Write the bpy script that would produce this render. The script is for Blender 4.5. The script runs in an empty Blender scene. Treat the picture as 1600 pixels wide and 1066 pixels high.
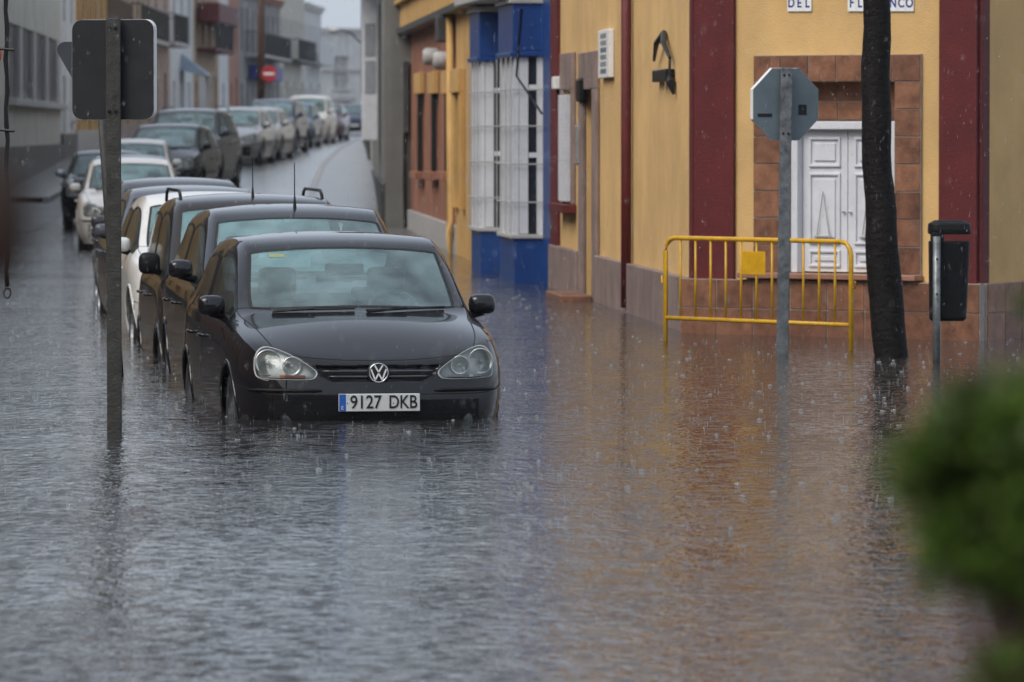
import bpy, bmesh, math, random
from mathutils import Vector, Matrix
from mathutils.bvhtree import BVHTree
random.seed(7)
R = math.radians
SC = bpy.context.scene
COL = SC.collection
# ------------------------------------------------------------------ camera, sky, sun, exposure
FP = 8888.9; HZ = 205.0; CH = 1.84            # focal length in photo pixels, horizon row, camera height over the water
PITCH = math.atan((533 - HZ) / FP)
cam = bpy.data.cameras.new('camera'); camo = bpy.data.objects.new('camera', cam); COL.objects.link(camo)
camo.location = (0, 0, CH); camo.rotation_euler = (R(90) - PITCH, 0, 0)
cam.sensor_width = 36; cam.lens = 200; cam.clip_start = .1; cam.clip_end = 4000
cam.dof.use_dof = True; cam.dof.focus_distance = 37.0; cam.dof.aperture_fstop = 5.6
SC.camera = camo
wd = bpy.data.worlds.new('World'); SC.world = wd; wd.use_nodes = True
wn = wd.node_tree; wn.nodes.clear()
sky = wn.nodes.new('ShaderNodeTexSky'); sky.sky_type = 'NISHITA'; sky.sun_disc = False
sky.sun_elevation = R(48); sky.sun_rotation = R(230); sky.air_density = 1.0; sky.dust_density = 5.0; sky.ozone_density = 1.5
hs = wn.nodes.new('ShaderNodeHueSaturation'); hs.inputs['Saturation'].default_value = .72
bg = wn.nodes.new('ShaderNodeBackground'); bg.inputs['Strength'].default_value = .138
wo = wn.nodes.new('ShaderNodeOutputWorld')
wn.links.new(sky.outputs[0], hs.inputs['Color']); mxs = wn.nodes.new('ShaderNodeMixRGB'); mxs.inputs['Fac'].default_value = .62; mxs.inputs['Color2'].default_value = (4.1, 4.6, 5.35, 1)   # even cloud deck
wn.links.new(hs.outputs[0], mxs.inputs['Color1']); wn.links.new(mxs.outputs[0], bg.inputs['Color']); wn.links.new(bg.outputs[0], wo.inputs['Surface'])
sl = bpy.data.lights.new('sun', 'SUN'); sl.energy = 1.3; sl.angle = R(35); sl.color = (1, .96, .9)
so = bpy.data.objects.new('sun', sl); COL.objects.link(so)
# sun azimuth 230 deg (behind the camera, to the left), elevation 48
so.rotation_euler = (R(42), 0, R(-50))
SC.view_settings.view_transform = 'Standard'; SC.view_settings.look = 'None'
SC.view_settings.exposure = 0.55; SC.view_settings.gamma = 1

# ------------------------------------------------------------------ helpers
def tag(o, label=None, cat=None, group=None, kind=None):
    if label: o['label'] = label
    if cat: o['category'] = cat
    if group: o['group'] = group
    if kind: o['kind'] = kind
    return o
def empty(name, loc, label=None, cat=None, group=None, rz=0):
    o = bpy.data.objects.new(name, None); COL.objects.link(o)
    o.location = loc; o.rotation_euler = (0, 0, rz); o.empty_display_size = .2
    return tag(o, label, cat, group)
def lerp(a, b, t): return a + (b - a) * t
def interp(tab, x):
    if x <= tab[0][0]: return tab[0][1]
    for (a, b), (c, d) in zip(tab, tab[1:]):
        if x <= c: return lerp(b, d, (x - a) / (c - a))
    return tab[-1][1]
GZ = [(-200, .3), (5, .1), (13, -.25), (30, -.33), (40, -.32), (52, -.22), (62, -.13), (75, -.09), (88, -.07), (94, -.05), (106, .0),
      (112, .14), (118, .36), (125, .56), (150, .97), (170, 1.2), (188, 1.3), (215, 1.42), (260, 1.66), (340, 1.95), (600, 2.2), (1300, 2.2)]
def gz(y): return interp(GZ, y)
def at(px, py, y):                 # the point at distance y that the photo shows at (px, py)
    k = y / FP
    return Vector(((px - 800) * k, y, CH - (py - HZ) * k))

# materials ---------------------------------------------------------------
MATS = {}
def mat(name, col, rough=.6, metal=0., var=.18, scale=4., bump=0., bscale=60., coat=0., spec=.5, streak=0., col2=None, trans=0., ior=1.45, stretch=(1, 1, 1), emit=None):
    if name in MATS: return MATS[name]
    m = bpy.data.materials.new(name); m.use_nodes = True; nt = m.node_tree; N = nt.nodes; Lk = nt.links
    b = N['Principled BSDF']
    tc = N.new('ShaderNodeTexCoord'); mp = N.new('ShaderNodeMapping'); mp.inputs['Scale'].default_value = stretch
    Lk.new(tc.outputs['Object'], mp.inputs['Vector'])
    nz = N.new('ShaderNodeTexNoise'); nz.inputs['Scale'].default_value = scale; nz.inputs['Detail'].default_value = 8; nz.inputs['Roughness'].default_value = .65
    Lk.new(mp.outputs[0], nz.inputs['Vector'])
    rp = N.new('ShaderNodeValToRGB'); e = rp.color_ramp.elements
    c2 = col2 or tuple(c * (1 - var * 1.6) for c in col)
    e[0].position = .3; e[0].color = (*c2, 1); e[1].position = .68; e[1].color = (*[min(1, c * (1 + var * .35)) for c in col], 1)
    Lk.new(nz.outputs['Fac'], rp.inputs['Fac'])
    out = rp.outputs['Color']
    if streak:
        mp2 = N.new('ShaderNodeMapping'); mp2.inputs['Scale'].default_value = (3.2, 3.2, .30); Lk.new(tc.outputs['Object'], mp2.inputs['Vector'])
        n2 = N.new('ShaderNodeTexNoise'); n2.inputs['Scale'].default_value = 1.; n2.inputs['Detail'].default_value = 6; Lk.new(mp2.outputs[0], n2.inputs['Vector'])
        r2 = N.new('ShaderNodeValToRGB'); r2.color_ramp.elements[0].position = .38; r2.color_ramp.elements[1].position = .62
        r2.color_ramp.elements[0].color = (1 - streak, 1 - streak, 1 - streak, 1); r2.color_ramp.elements[1].color = (1, 1, 1, 1)
        Lk.new(n2.outputs['Fac'], r2.inputs['Fac'])
        mx = N.new('ShaderNodeMixRGB'); mx.blend_type = 'MULTIPLY'; mx.inputs['Fac'].default_value = 1
        Lk.new(out, mx.inputs['Color1']); Lk.new(r2.outputs[0], mx.inputs['Color2']); out = mx.outputs[0]
    Lk.new(out, b.inputs['Base Color'])
    b.inputs['Roughness'].default_value = rough; b.inputs['Metallic'].default_value = metal
    b.inputs['Specular IOR Level'].default_value = spec; b.inputs['IOR'].default_value = ior
    b.inputs['Coat Weight'].default_value = coat; b.inputs['Coat Roughness'].default_value = .04
    b.inputs['Transmission Weight'].default_value = trans
    if emit: b.inputs['Emission Color'].default_value = (*emit[0], 1); b.inputs['Emission Strength'].default_value = emit[1]
    if bump:
        bn = N.new('ShaderNodeTexNoise'); bn.inputs['Scale'].default_value = bscale; bn.inputs['Detail'].default_value = 5
        Lk.new(tc.outputs['Object'], bn.inputs['Vector'])
        bp = N.new('ShaderNodeBump'); bp.inputs['Strength'].default_value = bump; bp.inputs['Distance'].default_value = .02
        Lk.new(bn.outputs['Fac'], bp.inputs['Height']); Lk.new(bp.outputs[0], b.inputs['Normal'])
    MATS[name] = m
    return m
def glass_mat(name, tint, fog=.12, fogcol=(.55, .66, .66)):
    if name in MATS: return MATS[name]
    m = bpy.data.materials.new(name); m.use_nodes = True; nt = m.node_tree; N = nt.nodes; Lk = nt.links; N.clear()
    out = N.new('ShaderNodeOutputMaterial')
    tr = N.new('ShaderNodeBsdfTransparent'); tr.inputs[0].default_value = (*tint, 1)
    gl = N.new('ShaderNodeBsdfGlossy'); gl.inputs['Roughness'].default_value = .03; gl.inputs[0].default_value = (.95, 1, 1, 1)
    df = N.new('ShaderNodeBsdfDiffuse'); df.inputs[0].default_value = (*fogcol, 1)
    tc = N.new('ShaderNodeTexCoord'); nz = N.new('ShaderNodeTexNoise'); nz.inputs['Scale'].default_value = 3.5; nz.inputs['Detail'].default_value = 7
    Lk.new(tc.outputs['Object'], nz.inputs['Vector'])
    mr = N.new('ShaderNodeMapRange'); mr.inputs['From Min'].default_value = .3; mr.inputs['From Max'].default_value = .75
    mr.inputs['To Min'].default_value = fog * .35; mr.inputs['To Max'].default_value = fog * 1.7
    Lk.new(nz.outputs['Fac'], mr.inputs['Value'])
    m1 = N.new('ShaderNodeMixShader'); Lk.new(mr.outputs[0], m1.inputs[0]); Lk.new(tr.outputs[0], m1.inputs[1]); Lk.new(df.outputs[0], m1.inputs[2])
    fr = N.new('ShaderNodeFresnel'); fr.inputs['IOR'].default_value = 1.5
    bn = N.new('ShaderNodeTexVoronoi'); bn.inputs['Scale'].default_value = 90; Lk.new(tc.outputs['Object'], bn.inputs['Vector'])
    bp = N.new('ShaderNodeBump'); bp.inputs['Strength'].default_value = .12; bp.inputs['Distance'].default_value = .004; Lk.new(bn.outputs['Distance'], bp.inputs['Height'])
    Lk.new(bp.outputs[0], gl.inputs['Normal']); Lk.new(bp.outputs[0], fr.inputs['Normal'])
    m2 = N.new('ShaderNodeMixShader'); Lk.new(fr.outputs[0], m2.inputs[0]); Lk.new(m1.outputs[0], m2.inputs[1]); Lk.new(gl.outputs[0], m2.inputs[2])
    Lk.new(m2.outputs[0], out.inputs[0]); MATS[name] = m
    return m
def paint(name, col, rough=.35, metal=.0):
    if name in MATS: return MATS[name]
    m = mat(name, col, rough, metal, .1, 3., 0., 140., .85, .04)
    return m

# mesh builder --------------------------------------------------------------
class MB:
    def __init__(s): s.v = []; s.f = []
    def add(s, vs, fs):
        o = len(s.v); s.v += [tuple(v) for v in vs]; s.f += [tuple(i + o for i in f) for f in fs]; return s
    def box(s, x0, x1, y0, y1, z0, z1, M=None):
        vs = [Vector((x, y, z)) for z in (z0, z1) for y in (y0, y1) for x in (x0, x1)]
        if M: vs = [M @ v for v in vs]
        return s.add(vs, [(0, 2, 3, 1), (4, 5, 7, 6), (0, 1, 5, 4), (2, 6, 7, 3), (0, 4, 6, 2), (1, 3, 7, 5)])
    def tube(s, pts, r, n=8, caps=True):
        pts = [Vector(p) for p in pts]; rs = r if isinstance(r, (list, tuple)) else [r] * len(pts)
        vs = []; fs = []; up = Vector((0, 0, 1))
        for i, p in enumerate(pts):
            t = (pts[min(i + 1, len(pts) - 1)] - pts[max(i - 1, 0)]).normalized()
            a = t.cross(up if abs(t.z) < .95 else Vector((1, 0, 0))).normalized(); b = t.cross(a)
            for k in range(n):
                an = 2 * math.pi * k / n; vs.append(p + (a * math.cos(an) + b * math.sin(an)) * rs[i])
        for i in range(len(pts) - 1):
            for k in range(n):
                k2 = (k + 1) % n; fs.append((i * n + k, i * n + k2, (i + 1) * n + k2, (i + 1) * n + k))
        if caps: fs.append(tuple(range(n))[::-1]); fs.append(tuple((len(pts) - 1) * n + k for k in range(n)))
        return s.add(vs, fs)
    def lathe(s, prof, n=24, M=None, close=False):      # prof: (r, h) about local z
        vs = []; fs = []
        for r, h in prof:
            for k in range(n):
                a = 2 * math.pi * k / n; vs.append(Vector((r * math.cos(a), r * math.sin(a), h)))
        for i in range(len(prof) - 1):
            for k in range(n):
                k2 = (k + 1) % n; fs.append((i * n + k, i * n + k2, (i + 1) * n + k2, (i + 1) * n + k))
        if M: vs = [M @ v for v in vs]
        return s.add(vs, fs)
    def prism(s, poly, d0, d1, fn):                      # poly of (a,b), fn(a,b,d) -> point
        n = len(poly)
        vs = [fn(a, b, d0) for a, b in poly] + [fn(a, b, d1) for a, b in poly]
        fs = [tuple(range(n)), tuple(range(2 * n - 1, n - 1, -1))] + [(i, i + n, (i + 1) % n + n, (i + 1) % n) for i in range(n)]
        return s.add(vs, fs)
    def ball(s, c, rx, ry, rz, n=10, m=7, M=None):
        vs = []; fs = []; c = Vector(c)
        for i in range(m + 1):
            t = math.pi * i / m
            for k in range(n):
                a = 2 * math.pi * k / n
                v = Vector((rx * math.sin(t) * math.cos(a), ry * math.sin(t) * math.sin(a), rz * math.cos(t)))
                vs.append(c + (M @ v if M else v))
        for i in range(m):
            for k in range(n):
                k2 = (k + 1) % n; fs.append((i * n + k, (i + 1) * n + k, (i + 1) * n + k2, i * n + k2))
        return s.add(vs, fs)
    def build(s, name, m, parent=None, smooth=False, bevel=0., loc=None):
        me = bpy.data.meshes.new(name); me.from_pydata(s.v, [], s.f)
        bm = bmesh.new(); bm.from_mesh(me); bmesh.ops.recalc_face_normals(bm, faces=bm.faces); bm.to_mesh(me); bm.free()
        o = bpy.data.objects.new(name, me); COL.objects.link(o)
        if m: me.materials.append(m)
        if smooth:
            for p in me.polygons: p.use_smooth = True
        if bevel:
            md = o.modifiers.new('bevel', 'BEVEL'); md.width = bevel; md.segments = 2; md.limit_method = 'ANGLE'
        if parent: o.parent = parent
        if loc: o.location = loc
        return o
def text_obj(txt, size, m, parent, M, name='lettering', extrude=.001, sx=1., bold=.0):
    cu = bpy.data.curves.new(name, 'FONT'); cu.body = txt; cu.size = size; cu.extrude = extrude; cu.offset = bold; cu.align_x = 'CENTER'; cu.align_y = 'CENTER'
    t = bpy.data.objects.new(name, cu); COL.objects.link(t)
    dg = bpy.context.evaluated_depsgraph_get(); me = bpy.data.meshes.new_from_object(t.evaluated_get(dg))
    bpy.data.objects.remove(t); me.transform(Matrix.Diagonal((sx, 1, 1, 1))); me.transform(M)
    me.materials.clear(); me.materials.append(m)
    o = bpy.data.objects.new(name, me); COL.objects.link(o); o.parent = parent
    return o

class Frame:                       # a facade: runs from p0 to p1, n points out of the wall
    def __init__(s, p0, p1, left=True):
        s.o = Vector((p0[0], p0[1], 0)); d = Vector((p1[0] - p0[0], p1[1] - p0[1], 0)); s.L = d.length; s.u = d.normalized()
        s.n = Vector((-s.u.y, s.u.x, 0)) if left else Vector((s.u.y, -s.u.x, 0))
    def p(s, u, z, d=0): return s.o + s.u * u + s.n * d + Vector((0, 0, z))
    def px(s, px, d=0):            # distance along the facade of a photo column
        k = (px - 800) / FP; o = s.o + s.n * d
        return (k * o.y - o.x) / (s.u.x - k * s.u.y)
    def z(s, py, u): return CH - (py - HZ) * (s.o.y + s.u.y * u) / FP
    def box(s, mb, u0, u1, z0, z1, d0, d1):
        vs = [s.p(u, z, d) for z in (z0, z1) for d in (d0, d1) for u in (u0, u1)]
        return mb.add(vs, [(0, 2, 3, 1), (4, 5, 7, 6), (0, 1, 5, 4), (2, 6, 7, 3), (0, 4, 6, 2), (1, 3, 7, 5)])
    def wall(s, mb, z0, z1, holes=(), t=.25, u0=0, u1=None):
        u1 = s.L if u1 is None else u1
        us = sorted({u0, u1, *[h[0] for h in holes], *[h[1] for h in holes]}); zs = sorted({z0, z1, *[h[2] for h in holes], *[h[3] for h in holes]})
        for a, b in zip(us, us[1:]):
            for c, d in zip(zs, zs[1:]):
                if any(h[0] <= (a + b) / 2 <= h[1] and h[2] <= (c + d) / 2 <= h[3] for h in holes): continue
                mb.add([s.p(a, c), s.p(b, c), s.p(b, d), s.p(a, d)], [(0, 1, 2, 3)])
        for a, b, c, d in holes:
            for q in ([(a, c), (a, d)], [(b, c), (b, d)], [(a, c), (b, c)], [(a, d), (b, d)]):
                mb.add([s.p(*q[0]), s.p(*q[1]), s.p(*q[1], -t), s.p(*q[0], -t)], [(0, 1, 2, 3)])
        mb.add([s.p(u0, z0), s.p(u0, z1), s.p(u0, z1, -t), s.p(u0, z0, -t)], [(0, 1, 2, 3)]); mb.add([s.p(u1, z0), s.p(u1, z1), s.p(u1, z1, -t), s.p(u1, z0, -t)], [(0, 1, 2, 3)])
        mb.add([s.p(u0, z1), s.p(u1, z1), s.p(u1, z1, -t), s.p(u0, z1, -t)], [(0, 1, 2, 3)])
def poly_block(pts, z0, z1):
    return MB().prism(pts, z0, z1, lambda a, b, d: Vector((a, b, d)))
# ------------------------------------------------------------------ ground, road, pavements, water
def sheet(name, left, right, ys, dz, m, thick=0):
    mb = MB()
    for i, y in enumerate(ys):
        a, b = left(y), right(y); n = 6
        for k in range(n + 1): mb.v.append((lerp(a, b, k / n), y, gz(y) + dz))
    n = 7
    for i in range(len(ys) - 1):
        for k in range(n - 1): mb.f.append((i * n + k, i * n + k + 1, (i + 1) * n + k + 1, (i + 1) * n + k))
    if thick:
        for side in (0, n - 1):
            o = len(mb.v)
            for i, y in enumerate(ys):
                x = mb.v[i * n + side][0]; mb.v += [(x, y, gz(y) + dz), (x, y, gz(y) + dz - thick)]
            for i in range(len(ys) - 1): mb.f.append((o + 2 * i, o + 2 * i + 1, o + 2 * i + 3, o + 2 * i + 2))
        o = len(mb.v); y = ys[0]; a, b = left(y), right(y); mb.add([(a, y, gz(y) + dz), (b, y, gz(y) + dz), (b, y, gz(y) + dz - thick), (a, y, gz(y) + dz - thick)], [(0, 1, 2, 3)])
    return mb.build(name, m, smooth=not thick)
YS = sorted({*[g[0] for g in GZ if g[0] < 1300], *range(-180, 400, 4), *range(400, 1301, 60)})
M_ground = mat('wet_earth', (.12, .11, .10), .5, var=.3, scale=.6, bump=.3, bscale=8)
M_asph = mat('wet_asphalt', (.05, .05, .053), .15, var=.35, scale=1.2, bump=.12, bscale=45, spec=.6)
M_pave = mat('wet_paving', (.16, .155, .15), .28, var=.3, scale=1.5, bump=.12, bscale=30)
M_kerb = mat('kerb_stone', (.26, .25, .24), .4, var=.25, scale=2., bump=.2, bscale=25)
tag(sheet('ground', lambda y: -600, lambda y: 600, YS, 0, M_ground), kind='structure')
KL = [(90, -8.8), (106, -9.2), (118, -9.6), (150, -9.8), (188, -9.6), (215, -9.6), (260, -9.2), (330, -8.6)]
KR = [(93, -3.3), (120, -4.3), (145, -4.9), (200, -5.7), (250, -6.4), (330, -6.9)]
WR = [(93, -1.25), (102.9, -1.83), (103.1, -2.3), (150, -3.7), (165, -4.2), (250, -6.0), (330, -6.2)]
WL = [(60, -9.), (105, -10.2), (150, -11.9), (175, -12.6), (200, -13), (230, -12.6), (260, -12), (300, -11), (340, -9.8)]
ys1 = [y for y in YS if 12 <= y <= 330]
tag(sheet('road', lambda y: interp([(12, -40), (60, -30), (88, -9), (120, -8.9), (330, -9.5)], y), lambda y: interp([(12, 30), (46, 20), (54, 1.4), (93, -1.2), (120, -3.), (330, -6.4)], y), ys1, .004, M_asph), kind='structure')
ysp = [y for y in YS if 94 <= y <= 330]; ysl = [y for y in YS if 118 <= y <= 330]
tag(sheet('pavement_right', lambda y: interp(KR, y) + .14, lambda y: interp(WR, y) + .3, ysp, .10, M_pave), kind='structure')
tag(sheet('kerb_right', lambda y: interp(KR, y), lambda y: interp(KR, y) + .14, ysp, .115, M_kerb, .25), kind='structure')
tag(sheet('pavement_left', lambda y: interp(WL, y) - .3, lambda y: interp(KL, y) - .14, ysl, .10, M_pave), kind='structure')
tag(sheet('kerb_left', lambda y: interp(KL, y) - .14, lambda y: interp(KL, y), ysl, .115, M_kerb, .25), kind='structure')

def water_material():
    m = bpy.data.materials.new('flood_water'); m.use_nodes = True; nt = m.node_tree; N = nt.nodes; Lk = nt.links
    b = N['Principled BSDF']; b.inputs['Base Color'].default_value = (.030, .029, .028, 1); b.inputs['Roughness'].default_value = .04; b.inputs['IOR'].default_value = 1.333
    tc = N.new('ShaderNodeTexCoord')
    def noise(scale, det, stretch=(1, 1, 1)):
        mp = N.new('ShaderNodeMapping'); mp.inputs['Scale'].default_value = stretch; Lk.new(tc.outputs['Object'], mp.inputs['Vector'])
        n = N.new('ShaderNodeTexNoise'); n.inputs['Scale'].default_value = scale; n.inputs['Detail'].default_value = det; Lk.new(mp.outputs[0], n.inputs['Vector']); return n.outputs['Fac']
    def math_(op, a, bb):
        n = N.new('ShaderNodeMath'); n.operation = op
        for i, q in enumerate((a, bb)):
            if isinstance(q, (int, float)): n.inputs[i].default_value = q
            else: Lk.new(q, n.inputs[i])
        return n.outputs[0]
    h = math_('MULTIPLY', noise(2.6, 2, (1, .75, 1)), .014)
    h = math_('ADD', h, math_('MULTIPLY', noise(13.5, 2, (1, .75, 1)), .0118))
    h = math_('ADD', h, math_('MULTIPLY', noise(19, 2), .0042))
    for sc, am in ((3.3, .0050), (5.1, .0036)):          # rings from the rain
        v = N.new('ShaderNodeTexVoronoi'); v.voronoi_dimensions = '2D'; v.inputs['Scale'].default_value = sc; Lk.new(tc.outputs['Object'], v.inputs['Vector'])
        d = v.outputs['Distance']
        w = math_('SINE', math_('MULTIPLY', d, 46.0), 0)
        fall = math_('POWER', math_('MAXIMUM', math_('SUBTRACT', 1.0, math_('MULTIPLY', d, 2.6)), 0.0), 2.0)
        h = math_('ADD', h, math_('MULTIPLY', math_('MULTIPLY', w, fall), am))
    cp = N.new('ShaderNodeMapRange'); Lk.new(noise(.35, 3), cp.inputs['Value']); cp.inputs['From Min'].default_value = .35; cp.inputs['From Max'].default_value = .65; cp.inputs['To Min'].default_value = .55; cp.inputs['To Max'].default_value = 1.25
    h = math_('MULTIPLY', h, cp.outputs[0])
    bp = N.new('ShaderNodeBump'); bp.inputs['Strength'].default_value = 1.0; bp.inputs['Distance'].default_value = 1.0
    Lk.new(h, bp.inputs['Height']); Lk.new(bp.outputs[0], b.inputs['Normal'])
    return m
M_water = water_material()
wm = MB(); wm.add([(-300, 6.5, 0), (300, 6.5, 0), (300, 130, 0), (-300, 130, 0)], [(0, 1, 2, 3)])
tag(wm.build('water', M_water), kind='structure')

# ------------------------------------------------------------------ building materials
M_yel = mat('ochre_render', (.66, .42, .17), .75, var=.14, scale=1.1, bump=.25, bscale=70, streak=.04)
M_red = mat('oxblood_paint', (.105, .010, .011), .6, var=.2, scale=3, bump=.2, bscale=70)
M_mauve = mat('mauve_plinth', (.29, .21, .185), .5, var=.22, scale=2.5, bump=.2, bscale=40, streak=.25)
M_tile = mat('terracotta_stone_tile', (.23, .105, .06), .45, var=.35, scale=7, bump=.15, bscale=50)
M_grout = mat('grout', (.34, .29, .25), .8, var=.2, scale=9)
M_wwood = mat('white_painted_wood', (.62, .63, .66), .45, var=.08, scale=5, bump=.06, bscale=80)
M_blue = mat('blue_paint', (.008, .048, .20), .35, var=.15, scale=3, bump=.08, bscale=50)
M_wht = mat('white_render', (.68, .68, .67), .75, var=.12, scale=1.5, bump=.2, bscale=60, streak=.15)
M_terra = mat('terracotta_render', (.36, .155, .09), .8, var=.22, scale=2, bump=.25, bscale=60, streak=.3)
M_orange = mat('apricot_render', (.60, .36, .12), .75, var=.15, scale=2, bump=.2, bscale=60, streak=.2)
M_greyr = mat('grey_cement_render', (.20, .20, .185), .8, var=.18, scale=1.3, bump=.2, bscale=50, streak=.2)
M_lgrey = mat('light_grey_stone', (.42, .41, .40), .6, var=.15, scale=4, bump=.15)
M_cream = mat('cream_render', (.62, .59, .51), .8, var=.14, scale=1.2, bump=.2, bscale=50, streak=.2)
M_brown = mat('brown_wood', (.075, .036, .022), .5, var=.3, scale=6, stretch=(6, 6, 1))
M_iron = mat('black_iron', (.012, .012, .013), .45, .3, var=.2, scale=8)
M_dglass = mat('dark_window_glass', (.02, .024, .027), .06, var=.1, scale=2, spec=.7)
M_curt = mat('lace_curtain_behind_glass', (.30, .32, .34), .25, var=.16, scale=6, stretch=(8, 8, 1), spec=.6)
M_dgrey = mat('charcoal_plinth', (.055, .055, .055), .5, var=.3, scale=3, bump=.2)
M_galv = mat('galvanised_steel', (.20, .215, .22), .42, .55, var=.4, scale=14, bump=.08)
M_rust = mat('old_dark_post_paint', (.04, .038, .032), .6, .0, var=.5, scale=18, bump=.25, bscale=60, col2=(.018, .017, .015))
M_signg = mat('grey_sign_back', (.16, .20, .22), .45, .2, var=.12, scale=5)
M_signd = mat('dark_sign_back', (.022, .023, .026), .55, .0, var=.2, scale=6, spec=.25)
M_yelp = mat('yellow_barrier_paint', (.62, .34, .012), .35, var=.18, scale=9, bump=.08)
M_black = mat('black_plastic', (.009, .009, .010), .45, var=.2, scale=8, bump=.1, spec=.2)
M_rubber = mat('black_rubber', (.012, .012, .012), .7, var=.2, scale=9)
M_chrome = mat('chrome', (.62, .63, .64), .12, 1., var=.05, scale=3)
M_white = mat('white_enamel', (.78, .78, .76), .35, var=.05, scale=6)
M_lblue = mat('blue_enamel', (.01, .03, .20), .4, var=.05)
M_pipe = mat('grey_pipe', (.24, .24, .24), .5, var=.2)

def px_rect(fr, x0, x1, y0, y1):    # photo rectangle -> rectangle on the facade (u0, u1, z0, z1)
    a, b = sorted((fr.px(x0), fr.px(x1))); um = (a + b) / 2
    return a, b, fr.z(y1, um), fr.z(y0, um)

# ------------------------------------------------------------------ ochre corner house
CA = (1.667, 51.8); CB = (4.09, 50.0); CR = (10.09, 60.45); CL = (.50, 67.5)
HA = 5.3
house = empty('corner_house', (4, 58, -.2), 'ochre corner house with oxblood corner pilasters and tiled window on its angled corner', 'house')
house_inv = Matrix.Translation((-4, -58, .2))
def hb(mb, name, m, parent=house, **k):
    o = mb.build(name, m, parent, **k)
    r = parent
    off = Vector((0, 0, 0))
    while r is not None: off += r.location; r = r.parent
    o.location = -off
    return o
FA = Frame(CA, CL, True); FC = Frame(CA, CB, False); FR = Frame(CB, CR, False)
def inset(p, q, r, d=.24): return p
core = [(.50 + .3, 67.4), (1.667 + .26, 51.8 + .22), (4.09 - .05, 50.0 + .33), (9.8, 60.6), (9.8, 67.4)]
hb(poly_block(core, -.6, HA - .02), 'inner_wall', M_cream)
# street facade: door, shuttered window
dr = px_rect(FA, 916, 931, 140, 372); wn_ = px_rect(FA, 884, 896, 140, 318)
mb = MB(); FA.wall(mb, -.6, HA, [(dr[0], dr[1], -.1, dr[3]), wn_]); hb(mb, 'street_wall', M_yel)
opn = px_rect(FC, 1236, 1400, 128, 428)
mb = MB(); FC.wall(mb, -.6, HA, [opn], .27); hb(mb, 'corner_wall', M_yel)
mb = MB(); FR.wall(mb, -.6, HA); hb(mb, 'side_wall', M_yel)
mb = MB()
for f in (FA, FC, FR): f.box(mb, -.1, f.L + .1, HA - .32, HA - .12, .002, .14); f.box(mb, -.12, f.L + .12, HA - .12, HA + .06, .002, .22)
hb(mb, 'cornice', M_red)
# pilasters
mb = MB(); a, b = FC.px(1088), FC.px(1150); FC.box(mb, a, b, .45, HA - .33, .004, .045); FA.box(mb, -.03, .16, .45, HA - .33, .003, .04); hb(mb, 'pilaster', M_red, bevel=.01)
mb = MB(); a = FC.px(1470); FC.box(mb, a, FC.L + .015, .45, HA - .33, .004, .045); FR.box(mb, .0, .16, .45, HA - .33, .003, .045); hb(mb, 'pilaster', M_red, bevel=.01)
mb = MB(); FA.box(mb, FA.L - .9, FA.L - .02, .5, HA - .33, .003, .05); hb(mb, 'pilaster', M_red, bevel=.01)
# plinths
mb = MB(); zp = .5
FA.box(mb, -.04, dr[0] - .55, -.6, zp, .003, .075); FA.box(mb, dr[1] + .55, FA.L - .02, -.6, zp, .003, .075); hb(mb, 'plinth', M_mauve, bevel=.012)
pl = hb(FC.box(MB(), -.10, FC.L + .08, -.6, .50, .003, .085), 'tile_backing', M_grout)
pr = hb(FR.box(MB(), -.0, FR.L, -.6, .50, .003, .085), 'tile_backing', M_grout)
def tiles(fr, u0, u1, z0, z1, nu, nz, d, parent, jit=.004, m=M_tile):
    for i in range(nu):
        for j in range(nz):
            a = lerp(u0, u1, i / nu) + .0065; b = lerp(u0, u1, (i + 1) / nu) - .0065
            c = lerp(z0, z1, j / nz) + .0065; e = lerp(z0, z1, (j + 1) / nz) - .0065
            k = random.uniform(0, jit)
            mt = [m, MATS['tile_b'], MATS['tile_c']][random.choice((0, 0, 1, 2))]
            hb(fr.box(MB(), a, b, c, e, d - .006, d + .008 + k), 'tile', mt, parent)
mat('tile_b', (.27, .125, .07), .42, var=.35, scale=6, bump=.15, bscale=50); mat('tile_c', (.19, .085, .05), .45, var=.35, scale=8, bump=.15, bscale=50)
tiles(FC, -.10, FC.L + .08, -.28, .50, 8, 3, .085, pl)
tiles(FR, .02, 4.0, -.28, .50, 11, 3, .085, pr)
# corner window: tiled surround, sill, white shutters
so_ = px_rect(FC, 1180, 1441, 86, 432)
sur = hb(FC.box(FC.box(FC.box(MB(), so_[0], opn[0], .56, so_[3], .003, .028), opn[1], so_[1], .56, so_[3], .003, .028), opn[0], opn[1], opn[3], so_[3], .003, .028), 'window_surround', M_grout)
for (a, b, c, e, nu, nz) in ((so_[0], opn[0], .57, opn[3], 1, 7), (opn[1], so_[1], .57, opn[3], 1, 7), (so_[0], so_[1], opn[3], so_[3], 6, 1)):
    tiles(FC, a, b, c, e, nu, nz, .028, sur)
dtop = FC.z(190, FC.px(1320))
rv = hb(FC.box(MB(), opn[0] + .003, opn[1] - .003, dtop, opn[3] - .003, -.26, -.2), 'transom_backing', M_grout)
tiles(FC, opn[0] + .003, opn[1] - .003, dtop + .01, opn[3] - .003, 3, 2, -.2, rv)
hb(FC.box(MB(), so_[0] - .1, so_[1] + .02, .515, .565, .004, .15), 'window_sill', mat('pink_sill', (.33, .16, .11), .4, var=.2, scale=6), bevel=.008)
FS = Frame(CA, CB, False); FS.o = FS.o + FS.n * .11
fr_ = MB(); du0, du1 = opn[0] + .004, opn[1] - .004; zb0 = .57
FS.box(fr_, du0, du0 + .07, zb0, dtop, -.25, -.1); FS.box(fr_, du1 - .07, du1, zb0, dtop, -.25, -.1); FS.box(fr_, du0 + .07, du1 - .07, dtop - .07, dtop, -.25, -.1)
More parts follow.
